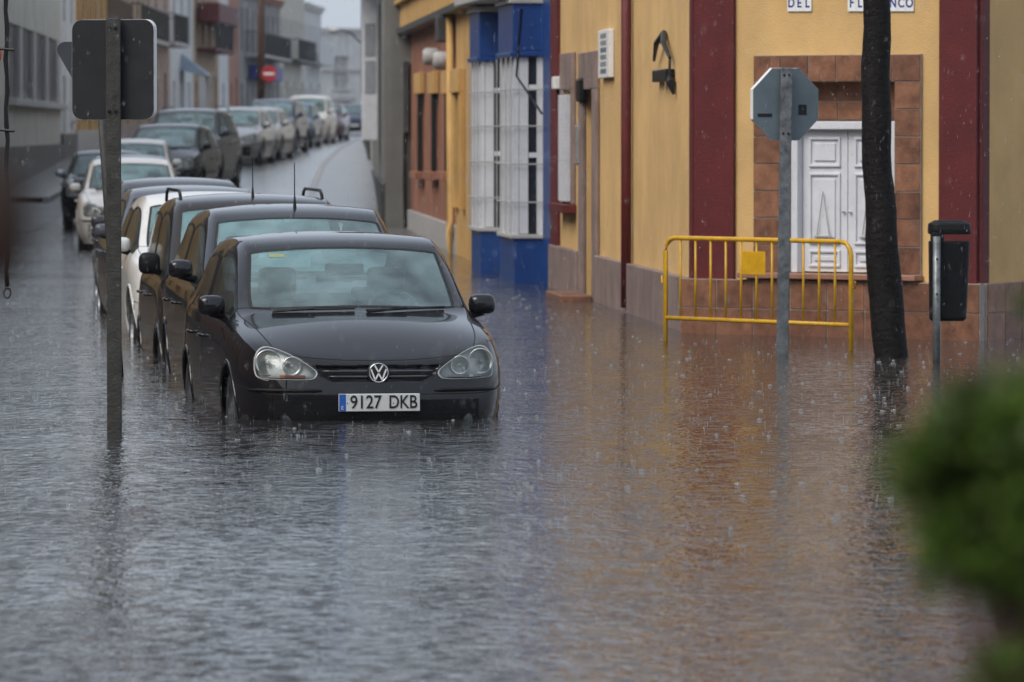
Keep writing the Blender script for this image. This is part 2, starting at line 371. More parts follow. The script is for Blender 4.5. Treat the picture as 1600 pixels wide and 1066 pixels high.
hb(fr_, 'shutter_frame', M_wwood, bevel=.006)
mid = (du0 + du1) / 2
for (a, b) in ((du0 + .075, mid - .004), (mid + .004, du1 - .075)):
    lf = hb(FS.box(MB(), a, b, zb0 + .01, dtop - .075, -.24, -.185), 'shutter_leaf', M_wwood)
    hgt = dtop - .075 - zb0
    for (c, e) in ((.74, .95), (.20, .70), (.04, .16)):
        z0, z1 = zb0 + hgt * c, zb0 + hgt * e; q = MB(); i0, i1 = a + .07, b - .07
        FS.box(q, i0, i1, z0, z0 + .025, -.187, -.165); FS.box(q, i0, i1, z1 - .025, z1, -.187, -.165); FS.box(q, i0, i0 + .025, z0, z1, -.187, -.166); FS.box(q, i1 - .025, i1, z0, z1, -.187, -.166)
        FS.box(q, i0 + .055, i1 - .055, z0 + .055, z1 - .055, -.187, -.17)
        hb(q, 'panel_moulding', M_wwood, lf, bevel=.006)
    z0 = zb0 + hgt * .24; q = MB()
    um = (a + b) / 2
    q.tube([FS.p(um - .07, z0, -.15), FS.p(um, z0 + .42, -.15), FS.p(um + .07, z0, -.15)], .006, 6); q.tube([FS.p(um - .09, z0 + .02, -.15), FS.p(um + .09, z0 + .02, -.15)], .008, 6)
    hb(q, 'iron_ornament', M_lgrey, lf)
    kb = MB(); kb.ball(FS.p(b - .03 if a < mid - .1 else a + .03, zb0 + .55, -.165), .014, .014, .014); hb(kb, 'knob', M_chrome, lf, smooth=True)
# street-side door and window
u0, u1 = dr[0], dr[1]
ds = hb(FA.box(FA.box(FA.box(MB(), u0 - .5, u0, -.5, dr[3], .004, .05), u1, u1 + .5, -.5, dr[3], .004, .05), u0 - .5, u1 + .5, dr[3], FA.z(80, u0), .004, .05), 'door_surround', M_mauve, bevel=.01)
hb(FA.box(MB(), u0 + .004, u1 - .004, -.4, dr[3] - .004, -.22, -.16), 'door', M_brown)
hb(FA.box(MB(), u0 - .4, u1 + .4, -.3, .06, .08, .42), 'door_step', M_tile, bevel=.012)
w0, w1, wz0, wz1 = wn_
hb(FA.box(FA.box(FA.box(MB(), w0 - .35, w0, wz0, wz1, .004, .04), w1, w1 + .35, wz0, wz1, .004, .04), w0 - .35, w1 + .35, wz1, FA.z(82, w0), .004, .045), 'window_surround', M_mauve, bevel=.01)
hb(FA.box(MB(), w0 - .45, w1 + .45, wz0 - .1, wz0, .004, .16), 'window_sill', M_red, bevel=.01)
hb(FA.box(MB(), w0 + .003, w1 - .003, wz0 + .003, wz1 - .003, -.22, -.17), 'window_pane', M_dglass)
n = 26
for i in range(n):
    z = lerp(wz0 + .03, wz1 - .06, i / n); hb(FA.box(MB(), w0 + .02, w1 - .02, z, z + .045, -.08, .09), 'shutter_slat', M_wwood)
hb(FA.box(MB(), w1 + .40, w1 + .80, FA.z(138, w0), FA.z(118, w0), .004, .10), 'utility_box', M_white, bevel=.01)
u = FA.px(989); hb(MB().tube([FA.p(u, HA - .4, .07), FA.p(u, 1.6, .07), FA.p(u, .05, .07)], .055, 10), 'downpipe', M_red, smooth=True)
u = FA.px(916); q = MB()
FA.box(q, u - .2, u + .3, FA.z(160, u), FA.z(122, u), .004, .09); hb(q, 'meter_box', M_black, bevel=.03)
q = MB(); u = FA.px(909); FA.box(q, u - .12, u + .12, FA.z(258, u), FA.z(195, u), .004, .07); hb(q, 'letter_box', M_pipe, bevel=.02)
# white notice box on the street wall
sg = px_rect(FA, 943, 960, 47, 122)
nb = hb(FA.box(MB(), sg[0], sg[1], sg[2], sg[3], .004, .06), 'notice_board', M_white, bevel=.008)
for i in range(6):
    z1 = lerp(sg[3] - .03, sg[2] + .03, i / 6); hb(FA.box(MB(), sg[0] + .3, sg[1] - .3, z1 - (sg[3] - sg[2]) * .11, z1 - .01, .0605, .064), 'notice', [M_pipe, M_curt, M_signg][i % 3], nb)
# old iron cable bracket
u = FA.px(1042); k = MB()
for s_ in (-.75, .75):
    k.tube([FA.p(u, FA.z(52, u), .03), FA.p(u + s_ * .45, FA.z(68, u), .07), FA.p(u + s_, FA.z(93, u), .05)], [.03, .028, .015], 7)
hb(k, 'cable_bracket', M_iron)
k = MB(); FA.box(k, u - .75, u + .1, FA.z(128, u), FA.z(109, u), .004, .09); FA.box(k, u + .2, u + .7, FA.z(128, u), FA.z(109, u), .004, .075); hb(k, 'junction_box', M_iron, bevel=.01)
k = MB(); k.tube([FA.p(u - .75, FA.z(95, u), .05), FA.p(u - .8, FA.z(120, u), .06), FA.p(u - .85, FA.z(130, u), .05), FA.p(u - .9, FA.z(148, u), .03)], [.012, .014, .05, .015], 6); hb(k, 'cable', M_iron)
# street-name tiles on the corner
for word, x0, x1 in (('DEL', 1231, 1268.5), ('FLAMENCO', 1325, 1428)):
    for i, ch in enumerate(word):
        a = FC.px(lerp(x0, x1, i / len(word))); b = FC.px(lerp(x0, x1, (i + 1) / len(word))); z0 = FC.z(18.5, a)
        t_ = hb(FC.box(MB(), a + .001, b - .001, z0, z0 + .135, .004, .016), 'name_tile', M_white, bevel=.002)
        M = Matrix.Translation(FC.p((a + b) / 2, z0 + .072, .0165)) @ Matrix((( FC.u.x, 0, FC.n.x, 0), (FC.u.y, 0, FC.n.y, 0), (0, 1, 0, 0), (0, 0, 0, 1)))
        text_obj(ch, .115, M_lblue, t_, M, 'letter', .0008, .85, .003).location = -Vector((0, 0, 0))

# ------------------------------------------------------------------ generic terrace house
def house_block(name, label, p0, p1, h, wm_, left, depth=9, z0=-.6, plinth=None, cornice=None):
    fr = Frame(p0, p1, left); c = fr.p(fr.L / 2, 0, -depth / 2)
    root = empty(name, (c.x, c.y, max(z0, gz(c.y))), label, 'house')
    def put(mb, nm, m, parent=root, **k):
        o = mb.build(nm, m, parent, **k); off = Vector(); r = parent
        while r is not None: off += r.location; r = r.parent
        o.location = -off; return o
    q = [fr.p(0, 0, -.25), fr.p(fr.L, 0, -.25), fr.p(fr.L, 0, -depth), fr.p(0, 0, -depth)]
    put(poly_block([(v.x, v.y) for v in q], z0, h - .03), 'inner_wall', wm_)
    fr.root = root; fr.put = put; fr.h = h; fr.z0 = z0; fr.wm = wm_; fr.holes = []
    if plinth: put(fr.box(MB(), 0, fr.L, z0, plinth[0], .003, .07), 'plinth', plinth[1], bevel=.01)
    if cornice: put(fr.box(fr.box(MB(), -.05, fr.L + .05, h - .28, h - .1, .003, .14), -.05, fr.L + .05, h - .1, h + .04, .003, .24), 'cornice', cornice)
    return fr
def window(fr, r, m=None, frame=M_wwood, nx=2, nz=2, sill=None, t=.2, shutter=None):
    u0, u1, z0, z1 = r; fr.holes.append(r)
    w = fr.put(fr.box(MB(), u0 + .003, u1 - .003, z0 + .003, z1 - .003, -t - .04, -t), 'window_pane', m or M_dglass)
    q = MB(); e = .06
    for i in range(nx + 1):
        c = lerp(u0 + e / 2, u1 - e / 2, i / nx); fr.box(q, c - e / 2, c + e / 2, z0, z1, -t + .002, -t + .06)
    for j in range(nz + 1):
        c = lerp(z0 + e / 2, z1 - e / 2, j / nz); fr.box(q, u0, u1, c - e / 2, c + e / 2, -t + .003, -t + .055)
    fr.put(q, 'window_frame', frame)
    if sill: fr.put(fr.box(MB(), u0 - .1, u1 + .1, z0 - .08, z0, .003, .14), 'window_sill', sill)
    return w
def balcony(fr, u0, u1, z, d=.7, h=1., m=M_iron, slab=M_lgrey):
    s = fr.put(fr.box(MB(), u0, u1, z - .14, z, .003, d), 'balcony', slab, bevel=.02)
    q = MB(); q.tube([fr.p(u0, z + h, .02), fr.p(u0, z + h, d - .04), fr.p(u1, z + h, d - .04), fr.p(u1, z + h, .02)], .025, 6)
    nb_ = max(4, int((u1 - u0) / .16))
    for i in range(nb_ + 1): p = lerp(u0, u1, i / nb_); q.tube([fr.p(p, z, d - .04), fr.p(p, z + h, d - .04)], .011, 5)
    for i in range(5):
        for p in (u0, u1): q.tube([fr.p(p, z, .05 + i * (d - .1) / 5), fr.p(p, z + h, .05 + i * (d - .1) / 5)], .011, 5)
    fr.put(q, 'railing', m, s)
def finish(fr, z0=None):
    mb = MB(); fr.wall(mb, fr.z0 if z0 is None else z0, fr.h, fr.holes); fr.put(mb, 'facade_wall', fr.wm)

# blue and white house with two glazed bays
b_ = house_block('bay_window_house', 'white house with blue pilaster and two blue and white glazed bays', CL, (-.25, 76.0), 6.6, M_wht, True, cornice=M_wht)
b_.put(b_.box(b_.box(MB(), .0, 1.15, -.5, 5.9, .003, .03), .0, 1.15, 5.9, 6.1, .003, .08), 'pilaster', M_blue, bevel=.015)
balcony(b_, 1.4, 8.2, 3.62, .55, .95, M_wht, M_lgrey)
for k_ in range(3): window(b_, (1.9 + k_ * 2.2, 3.2 + k_ * 2.2, 3.7, 5.6), M_dglass, M_wwood, 2, 3)
finish(b_)
def bay(y0, y1):
    f = b_; ua = (y0 - f.o.y) / f.u.y; ub = (y1 - f.o.y) / f.u.y; D = .36
    base = f.put(f.box(MB(), ua, ub, -.5, .54, .003, D), 'bay_base', M_blue, bevel=.012)
    f.put(f.box(MB(), ua - .03, ub + .03, .54, .59, .003, D + .04), 'bay_sill', M_lgrey, base, bevel=.01)
    top = f.put(f.box(MB(), ua - .02, ub + .02, 2.80, 3.38, .003, D + .02), 'bay_top', M_blue, bevel=.012)
    f.put(f.box(MB(), ua - .05, ub + .05, 2.74, 2.80, .003, D + .05), 'moulding', M_blue, top, bevel=.01)
    f.put(f.box(MB(), ua - .05, ub + .05, 3.38, 3.45, .003, D + .06), 'coping', M_lgrey, top, bevel=.01)
    gl = f.put(f.box(MB(), ua + .06, ub - .06, .59, 2.74, .003, D - .05), 'curtained_glazing', M_curt)
    q = MB(); e = .055
    for c in (ua, ub - e):
        f.box(q, c, c + e, .59, 2.74, D - e, D); f.box(q, c, c + e, .59, 2.74, .003, .003 + e)
    nn = 3
    for i in range(1, nn): c = lerp(ua, ub, i / nn); f.box(q, c - .03, c + .03, .59, 2.74, D - .05, D - .005)
    f.put(q, 'bay_frame', M_wwood, gl)
    # side panel facing the junction: two white stiles with a dark light between
    s_ = MB(); f.box(s_, ua + .005, ua + .045, .6, 2.73, .19, .30); f.box(s_, ua + .005, ua + .045, .6, 2.73, .06, .085)
    f.box(s_, ua + .006, ua + .043, 2.34, 2.40, .08, .18); f.box(s_, ua + .006, ua + .043, 1.52, 1.58, .08, .18); f.put(s_, 'side_stile', M_wwood, gl)
    f.put(f.box(MB(), ua + .03, ua + .05, .6, 2.73, .085, .19), 'side_pane', M_dglass, gl)
    for z in (.98, 1.44, 1.90, 2.34):
        g = MB(); g.tube([f.p(ua - .04, z, .0), f.p(ua - .04, z, D + .04), f.p(ub + .04, z, D + .04)], .010, 6); f.put(g, 'grille_bar', M_lgrey, gl)
    for i in range(4):
        c = lerp(ua, ub, i / 3); g = MB(); g.tube([f.p(c, .59, D + .04), f.p(c, 2.74, D + .04)], .008, 6); f.put(g, 'grille_bar', M_lgrey, gl)
bay(68.8, 70.8); bay(73.7, 75.2)
cb = MB(); cb.tube([b_.p(.4, 3.3, .35), b_.p(.9, 2.5, .37), b_.p(.5, 2.2, .2), b_.p(.1, 2.05, .14)], .016, 6); b_.put(cb, 'loose_cable', M_iron)

# terracotta house with apricot bands
c_ = house_block('terracotta_house', 'terracotta house with apricot cornice and three narrow barred windows', (-.25, 76.0), (-1.83, 103), 5.2, M_terra, True)
for x0, x1 in ((655, 663), (677, 685), (698, 706)):
    r = px_rect(c_, x0, x1, 147, 268); window(c_, r, M_dglass, M_brown, 1, 3)
    c_.put(c_.box(MB(), r[0] - .2, r[1] + .2, r[3] + .0, r[3] + .36, .003, .09), 'lintel', M_orange, bevel=.01)
    c_.put(c_.box(MB(), r[0] - .3, r[1] + .3, r[2] - .13, r[2], .003, .16), 'window_sill', M_terra, bevel=.01)
    g = MB()
    for i in range(6): u = lerp(r[0], r[1], (i + .5) / 6); g.tube([c_.p(u, r[2], .03), c_.p(u, r[3], .03)], .011, 5)
    c_.put(g, 'window_bars', M_iron)
finish(c_)
uy = c_.px(719); zl = c_.z(20, c_.px(700))
c_.put(c_.box(MB(), .0, uy, -.6, zl, .003, .06), 'apricot_bay_wall', M_orange, bevel=.01)
c_.put(c_.box(c_.box(MB(), -.02, c_.L + .02, zl, zl + .42, .003, .20), -.02, c_.L + .02, zl + .42, zl + .5, .003, .3), 'cornice', M_orange, bevel=.015)
c_.put(c_.box(MB(), -.02, c_.L + .02, zl - .1, zl - .002, .003, .25), 'cable_ledge', M_dgrey)
c_.put(c_.box(MB(), uy + .1, c_.L, -.6, .42, .003, .07), 'plinth', M_lgrey, bevel=.012)
up = c_.px(716); c_.put(MB().tube([c_.p(up, zl - .1, .12), c_.p(up, .5, .12), c_.p(up - .3, .3, .14), c_.p(up - .3, -.3, .14)], .06, 8), 'downpipe', M_orange, smooth=True)
up = c_.px(727); r = (up - .7, up + .8, .95, 2.35); c_.put(c_.box(MB(), r[0], r[1], r[2], r[3], .06, .075), 'window_pane', M_dglass)
for (a, b) in ((r[0] - .5, r[0]), (r[1], r[1] + .5)): c_.put(c_.box(MB(), a, b, .7, 2.4, .061, .14), 'window_jamb', M_orange, bevel=.01)
c_.put(c_.box(MB(), r[0] - .5, r[1] + .5, 2.4, 2.75, .0615, .17), 'lintel', M_orange, bevel=.01)
for (px_, py_) in ((689, 89), (706, 95)):
    u = c_.px(px_); q = MB(); M = Matrix(((c_.u.x, c_.n.x, 0, 0), (c_.u.y, c_.n.y, 0, 0), (0, 0, 1, 0), (0, 0, 0, 1)))
    q.lathe([(0, .0), (.10, .0), (.14, .05), (.14, .22), (.10, .27), (0, .27)], 16, Matrix.Translation(c_.p(u, c_.z(py_, u), .02)) @ M @ Matrix.Rotation(R(-90), 4, 'X')); c_.put(q, 'siren_box', M_lgrey, smooth=True)
up = c_.px(713); c_.put(c_.box(MB(), up - .5, up + .5, c_.z(66, up), c_.z(26, up), .06, .3), 'cable_box', M_dgrey, bevel=.02)

# grey rendered house whose blank gable faces the junction
d_ = house_block('grey_house', 'plain grey rendered house with blank end wall jutting past the terracotta house', (-2.30, 103.05), (-3.7, 150), 7.2, M_greyr, True, 9, -.3, (.9, M_dgrey))
for k_ in range(5):
    window(d_, (4 + k_ * 8, 5.4 + k_ * 8, 1.7, 3.3), M_dglass, M_wwood, 2, 3); window(d_, (4 + k_ * 8, 5.4 + k_ * 8, 4.6, 6.2), M_dglass, M_wwood, 2, 3)
finish(d_)
d_.put(MB().box(-2.30, -1.6, 102.98, 103.045, -.3, 7.2), 'end_wall', M_greyr)
q = MB(); q.box(-1.96, -1.86, 102.80, 102.975, 1.80, 3.10); d_.put(q, 'vent_duct', M_dgrey, bevel=.01)
q = MB(); q.tube([(-1.93, 102.9, 1.8), (-1.94, 102.9, .9), (-1.92, 102.9, .05)], .035, 8); d_.put(q, 'drain_pipe', M_iron)
# house with stone mirador further along
e_ = house_block('mirador_house', 'pale house with grey stone enclosed balcony and tall white window grille', (-3.75, 151), (-5.6, 215), 9.5, M_wht, True, 9, .4, (1.6, M_dgrey))
finish(e_)
u = e_.px(590)
e_.put(e_.box(MB(), u - 4, u + 4, 5.3, 9.0, .003, .75), 'mirador', M_greyr, bevel=.03)
e_.put(e_.box(e_.box(MB(), u - 4.2, u + 4.2, 5.0, 5.3, .003, .85), u - 4.4, u + 4.4, 6.9, 7.1, .003, .95), 'mirador_ledge', M_dgrey, bevel=.03)
wb = e_.put(e_.box(MB(), u - 2.2, u + 2.2, 1.65, 4.7, .003, .32), 'window_bay', M_wwood, bevel=.02)
for i in range(4):
    a = u - 2.1 + i * 1.06; e_.put(e_.box(MB(), a + .1, a + .96, 2.6, 4.55, .322, .335), 'window_pane', M_curt, wb)
for z0 in (2.6, 3.35): e_.put(e_.box(MB(), u - 2.215, u - 2.202, z0, z0 + .65, .06, .26), 'side_pane', M_curt, wb)

# white house closing the street
f_ = house_block('white_end_house', 'hazy white house closing the far end of the street', (-12.2, 335), (-6.0, 341), 7.9, M_wht, False, 9, 1.2, (2.6, M_lgrey), M_wht)
r = px_rect(f_, 521, 546, 88, 140); window(f_, r, M_lgrey, M_wwood, 2, 3, M_lgrey)
r = px_rect(f_, 519, 547, 160, 204); window(f_, r, M_pipe, M_wwood, 2, 2)
f_.put(f_.box(MB(), r[0] - .25, r[1] + .25, r[3] + .05, r[3] + .3, .003, .3), 'door_canopy', M_lgrey)
f_.put(f_.box(MB(), 0, f_.L, 5.35, 5.5, .003, .12), 'string_course', M_lgrey)
finish(f_)

# ------------------------------------------------------------------ left side of the street
g_ = house_block('louvred_building', 'cream building with wide louvred window and charcoal plinth at left edge', (-10.0, 100), (-11.9, 150), 7.5, M_cream, False, 9, -.3)
r = px_rect(g_, 16, 94, 22, 146); zt, zb_ = 4.2, 2.55
u0, u1 = g_.px(14), g_.px(95); g_.holes.append((u0, u1, zb_, zt)); finish(g_)
g_.put(g_.box(MB(), u0 + .003, u1 - .003, zb_ + .003, zt - .003, -.24, -.2), 'window_pane', M_dglass)
g_.put(g_.box(MB(), u0 - .3, u1 + .3, zb_ - .16, zb_, .003, .2), 'window_sill', M_lgrey, bevel=.02)
nc = 8
for i in range(nc):
    a = lerp(u0, u1, i / nc); b = lerp(u0, u1, (i + .62) / nc); q = MB()
    for j in range(22): z = lerp(zb_ + .05, zt - .05, j / 22); q.add([g_.p(a, z, -.08), g_.p(b, z, -.08), g_.p(b, z + .05, -.02), g_.p(a, z + .05, -.02), g_.p(a, z + .012, -.08), g_.p(b, z + .012, -.08), g_.p(b, z + .062, -.02), g_.p(a, z + .062, -.02)], [(0, 1, 2, 3), (4, 5, 6, 7), (0, 1, 5, 4), (2, 3, 7, 6)])
    tag(g_.put(q, 'louvre_slats', M_lgrey), kind='stuff')
    g_.put(g_.box(MB(), b, lerp(u0, u1, (i + 1) / nc), zb_, zt, -.12, -.01) if i % 2 else g_.box(MB(), b, b + .12, zb_, zt, -.12, -.01), 'mullion', M_lgrey)
g_.put(g_.box(MB(), 0, g_.L, -.3, 1.5, .003, .07), 'plinth', M_dgrey)
NEAR = [((-17.0, 12), (-15.6, 30), 'ochre house on the near left of the junction', M_orange), ((-15.6, 30.1), (-14.0, 52), 'terracotta house between ochre and brown houses on the near left', M_terra),
        ((-14.0, 52.1), (-12.1, 76), 'dark brown rendered house on the near left', mat('dark_brown_render', (.14, .085, .05), .8, var=.25, scale=2)), ((-12.1, 76.1), (-10.05, 99.9), 'ochre and tan house next to the louvred building', M_orange)]
BACK = [((30, -24), (11, -25), 'pale stone house behind the camera, right of the three', M_lgrey), ((10.9, -25), (-9, -25), 'light grey house behind the camera, middle of the three', M_greyr), ((-9.1, -25), (-30, -24), 'slate grey house behind the camera, left of the three', mat('slate_render', (.16, .17, .19), .8, var=.25, scale=2))]
for i, (p0, p1, lab, m_) in enumerate(NEAR + BACK):
    f = house_block('terrace_house', lab, p0, p1, [8.2, 9.0, 8.5, 8.0, 9.5, 10.2, 9.3][i], m_, False if i < 4 else False, 9, -.6, (.5, M_dgrey), M_lgrey)
    f.root['group'] = 'houses around the junction'; n_ = int(f.L / 3.6); st = f.L / n_
    for k_ in range(n_):
        c = st * (k_ + .5); window(f, (c - .6, c + .6, .0 if k_ % 2 else .9, 2.4), M_brown if k_ % 2 else M_dglass, M_brown, 2, 3); window(f, (c - .55, c + .55, 3.7, 5.7), M_dglass, M_wwood, 2, 3)
    finish(f)
TERR = [  # px end, label, wall material, storey style
    (118, 'narrow pale house beside the louvred building', M_wht),
    (176, 'apricot house with brown balcony behind the dark rectangular sign', M_orange),
    (236, 'buff house with iron balcony right of the apricot house', mat('buff_render', (.45, .33, .22), .8, var=.2, scale=2, streak=.2)),
    (266, 'pale pink house with small dark windows above the parked estate car', mat('pink_render', (.45, .33, .28), .8, var=.15, scale=2, streak=.2)),
    (302, 'white house with slate-blue door hood', M_wht),
    (342, 'tan house with oxblood balcony awning', mat('tan_render', (.45, .31, .20), .8, var=.2, scale=2, streak=.25)),
    (357, 'narrow white house with blind upper wall', M_wht),
    (374, 'narrow brick-red house front', mat('brick_red_render', (.40, .19, .13), .8, var=.2, scale=2, streak=.2)),
    (438, 'dark grey shopfront house beneath the blue sign', mat('dark_grey_render', (.26, .255, .25), .8, var=.2, scale=2, streak=.2)),
    (476, 'cream house with projecting upper balcony', M_cream),
    (502, 'white house with long white balcony near the street end', M_wht)]
def wl_at(px):                    # where the photo column meets the left building line
    k = (px - 800) / FP; best = None
    y = 150.
    while y < 345:
        x = interp(WL, y)
        if x / y >= k: return (x, y)
        y += .25
    return (interp(WL, 345), 345)
prev = (-11.9, 150.1); LEFT = []
for i, (pe, lab, m_) in enumerate(TERR):
    p1 = wl_at(pe)
    if p1[1] <= prev[1] + 1: p1 = (prev[0] + .05, prev[1] + 4)
    h = [7.2, 8.3, 7.8, 8.6, 7.9, 9.2, 8.3, 8.9, 8.2, 9.4, 8.6][i]
    f = house_block('terrace_house', lab, prev, (p1[0], p1[1] - .05), h, m_, False, 9, .2, (gz(prev[1]) + .8, [M_dgrey, M_lgrey, M_mauve][i % 3]), [M_lgrey, M_wht, M_terra][i % 3])
    f.root['group'] = 'terrace houses along the left side of the street'
    g0 = gz((prev[1] + p1[1]) / 2); n_ = max(1, int(f.L / 3.2)); st = f.L / n_
    for k_ in range(n_):
        c = st * (k_ + .5)
        if k_ % 2 == 0: window(f, (c - .55, c + .55, g0 + .1, g0 + 2.3), M_brown if i % 2 else M_dglass, M_wwood if i % 3 else M_brown, 2, 3)
        else: window(f, (c - .6, c + .6, g0 + 1.1, g0 + 2.6), M_dglass, M_wwood, 2, 2, M_lgrey)
        window(f, (c - .5, c + .5, g0 + 3.75, g0 + 5.7), M_dglass, M_wwood if i % 2 else M_brown, 2, 3)
    finish(f); LEFT.append(f); prev = (p1[0], p1[1])
for i, mslab, rail in ((1, M_brown, M_brown), (2, M_lgrey, M_iron), (3, M_lgrey, M_iron), (5, M_red, M_iron), (8, M_lgrey, M_iron), (9, M_dgrey, M_iron), (10, M_wht, M_wht)):
    f = LEFT[i]; g0 = gz(f.o.y); balcony(f, f.L * .12, f.L * .88, g0 + 3.7, .8, 1.0, rail, mslab)
f = LEFT[4]; g0 = gz(f.o.y); q = MB(); c = f.L * .5
q.add([f.p(c - 1.4, g0 + 2.75, .02), f.p(c + 1.4, g0 + 2.75, .02), f.p(c + 1.4, g0 + 2.55, 1.1), f.p(c - 1.4, g0 + 2.55, 1.1), f.p(c - .5, g0 + 3.4, .02), f.p(c + .5, g0 + 3.4, .02)], [(0, 1, 2, 3), (3, 2, 5, 4), (0, 3, 4), (1, 5, 2), (0, 4, 5, 1)]); f.put(q, 'door_hood', mat('slate_blue', (.16, .22, .28), .5, var=.2))
for s_ in (-1.2, 1.2): f.put(f.box(MB(), c + s_ - .12, c + s_ + .12, g0, g0 + 2.56, .75, .98), 'porch_column', M_wht, bevel=.02)
f = LEFT[5]; g0 = gz(f.o.y); f.put(f.box(MB(), f.L * .1, f.L * .9, g0 + 4.7, g0 + 5.5, .1, .95), 'awning', M_red, bevel=.05)
f = LEFT[10]; g0 = gz(f.o.y); f.put(f.box(MB(), f.L * .05, f.L * .95, g0 + 3.7, g0 + 4.7, .7, .78), 'balcony_front', M_wht, bevel=.02)
f = LEFT[8]; g0 = gz(f.o.y); f.put(f.box(MB(), f.L * .2, f.L * .8, g0 + 2.6, g0 + 3.25, .05, .5), 'shop_sign', mat('blue_sign', (.03, .05, .28), .5, var=.1), bevel=.02)
# ------------------------------------------------------------------ cars (front of the car at y = 0, rear towards +y, ground z = 0)
G_clear = glass_mat('car_glass', (.74, .88, .88), .20, (.42, .60, .61))
G_side = glass_mat('car_side_glass', (.30, .35, .36), .05)
G_lens = glass_mat('lamp_lens', (.93, .95, .95), .04)
M_int = mat('car_interior', (.035, .036, .038), .8, var=.2)
M_refl = mat('lamp_reflector', (.62, .63, .60), .32, .9, var=.05)
M_lampin = mat('lamp_housing', (.36, .37, .36), .5, .2, var=.1)
M_amber = mat('amber_lens', (.45, .14, .05), .2, var=.1)
M_tyre = mat('tyre', (.018, .018, .018), .75, var=.2, bump=.2, bscale=50)
M_rim = mat('alloy_rim', (.34, .35, .36), .3, .8, var=.1)
M_plate = mat('number_plate', (.62, .62, .60), .4, var=.08)
M_plblue = mat('plate_blue', (.02, .10, .42), .4, var=.05)
M_ink = mat('plate_ink', (.01, .01, .012), .5)
GOLF = dict(L=4.20, W=.88, H=1.485, yc=1.03, yh=1.78, yb=2.50, yC=3.25, yr=3.72, zh0=.70, zcowl=.96, zb=.915, zb2=.97, wr=.625, hatch=.22)
MPV = dict(L=4.28, W=.88, H=1.60, yc=.86, yh=1.80, yb=2.50, yC=3.35, yr=3.95, zh0=.78, zcowl=1.06, zb=.98, zb2=1.02, wr=.60, hatch=.15)
VAN = dict(L=4.20, W=.86, H=1.76, yc=.90, yh=1.62, yb=2.40, yC=3.3, yr=4.05, zh0=.80, zcowl=1.10, zb=1.04, zb2=1.06, wr=.61, hatch=.10)
HATCH = dict(L=3.95, W=.85, H=1.49, yc=.92, yh=1.68, yb=2.35, yC=3.1, yr=3.55, zh0=.70, zcowl=.96, zb=.92, zb2=.98, wr=.58, hatch=.2)
SEDAN = dict(L=4.40, W=.87, H=1.44, yc=1.10, yh=1.85, yb=2.55, yC=3.2, yr=3.45, zh0=.68, zcowl=.94, zb=.90, zb2=.94, wr=.57, hatch=.62)
SUV = dict(L=4.55, W=.90, H=1.76, yc=1.10, yh=1.80, yb=2.55, yC=3.4, yr=4.15, zh0=.88, zcowl=1.13, zb=1.08, zb2=1.10, wr=.63, hatch=.15)
BODY, BUMP, HOOD, WS, SIDE1, SIDE2, ROOF, RG, DOOR1, DOOR2, PILLAR, SIDE3 = range(12)
NAMES = ['body', 'bumper', 'bonnet', 'windscreen', 'window', 'window', 'roof', 'rear_window', 'door', 'door', 'door_pillar', 'window']
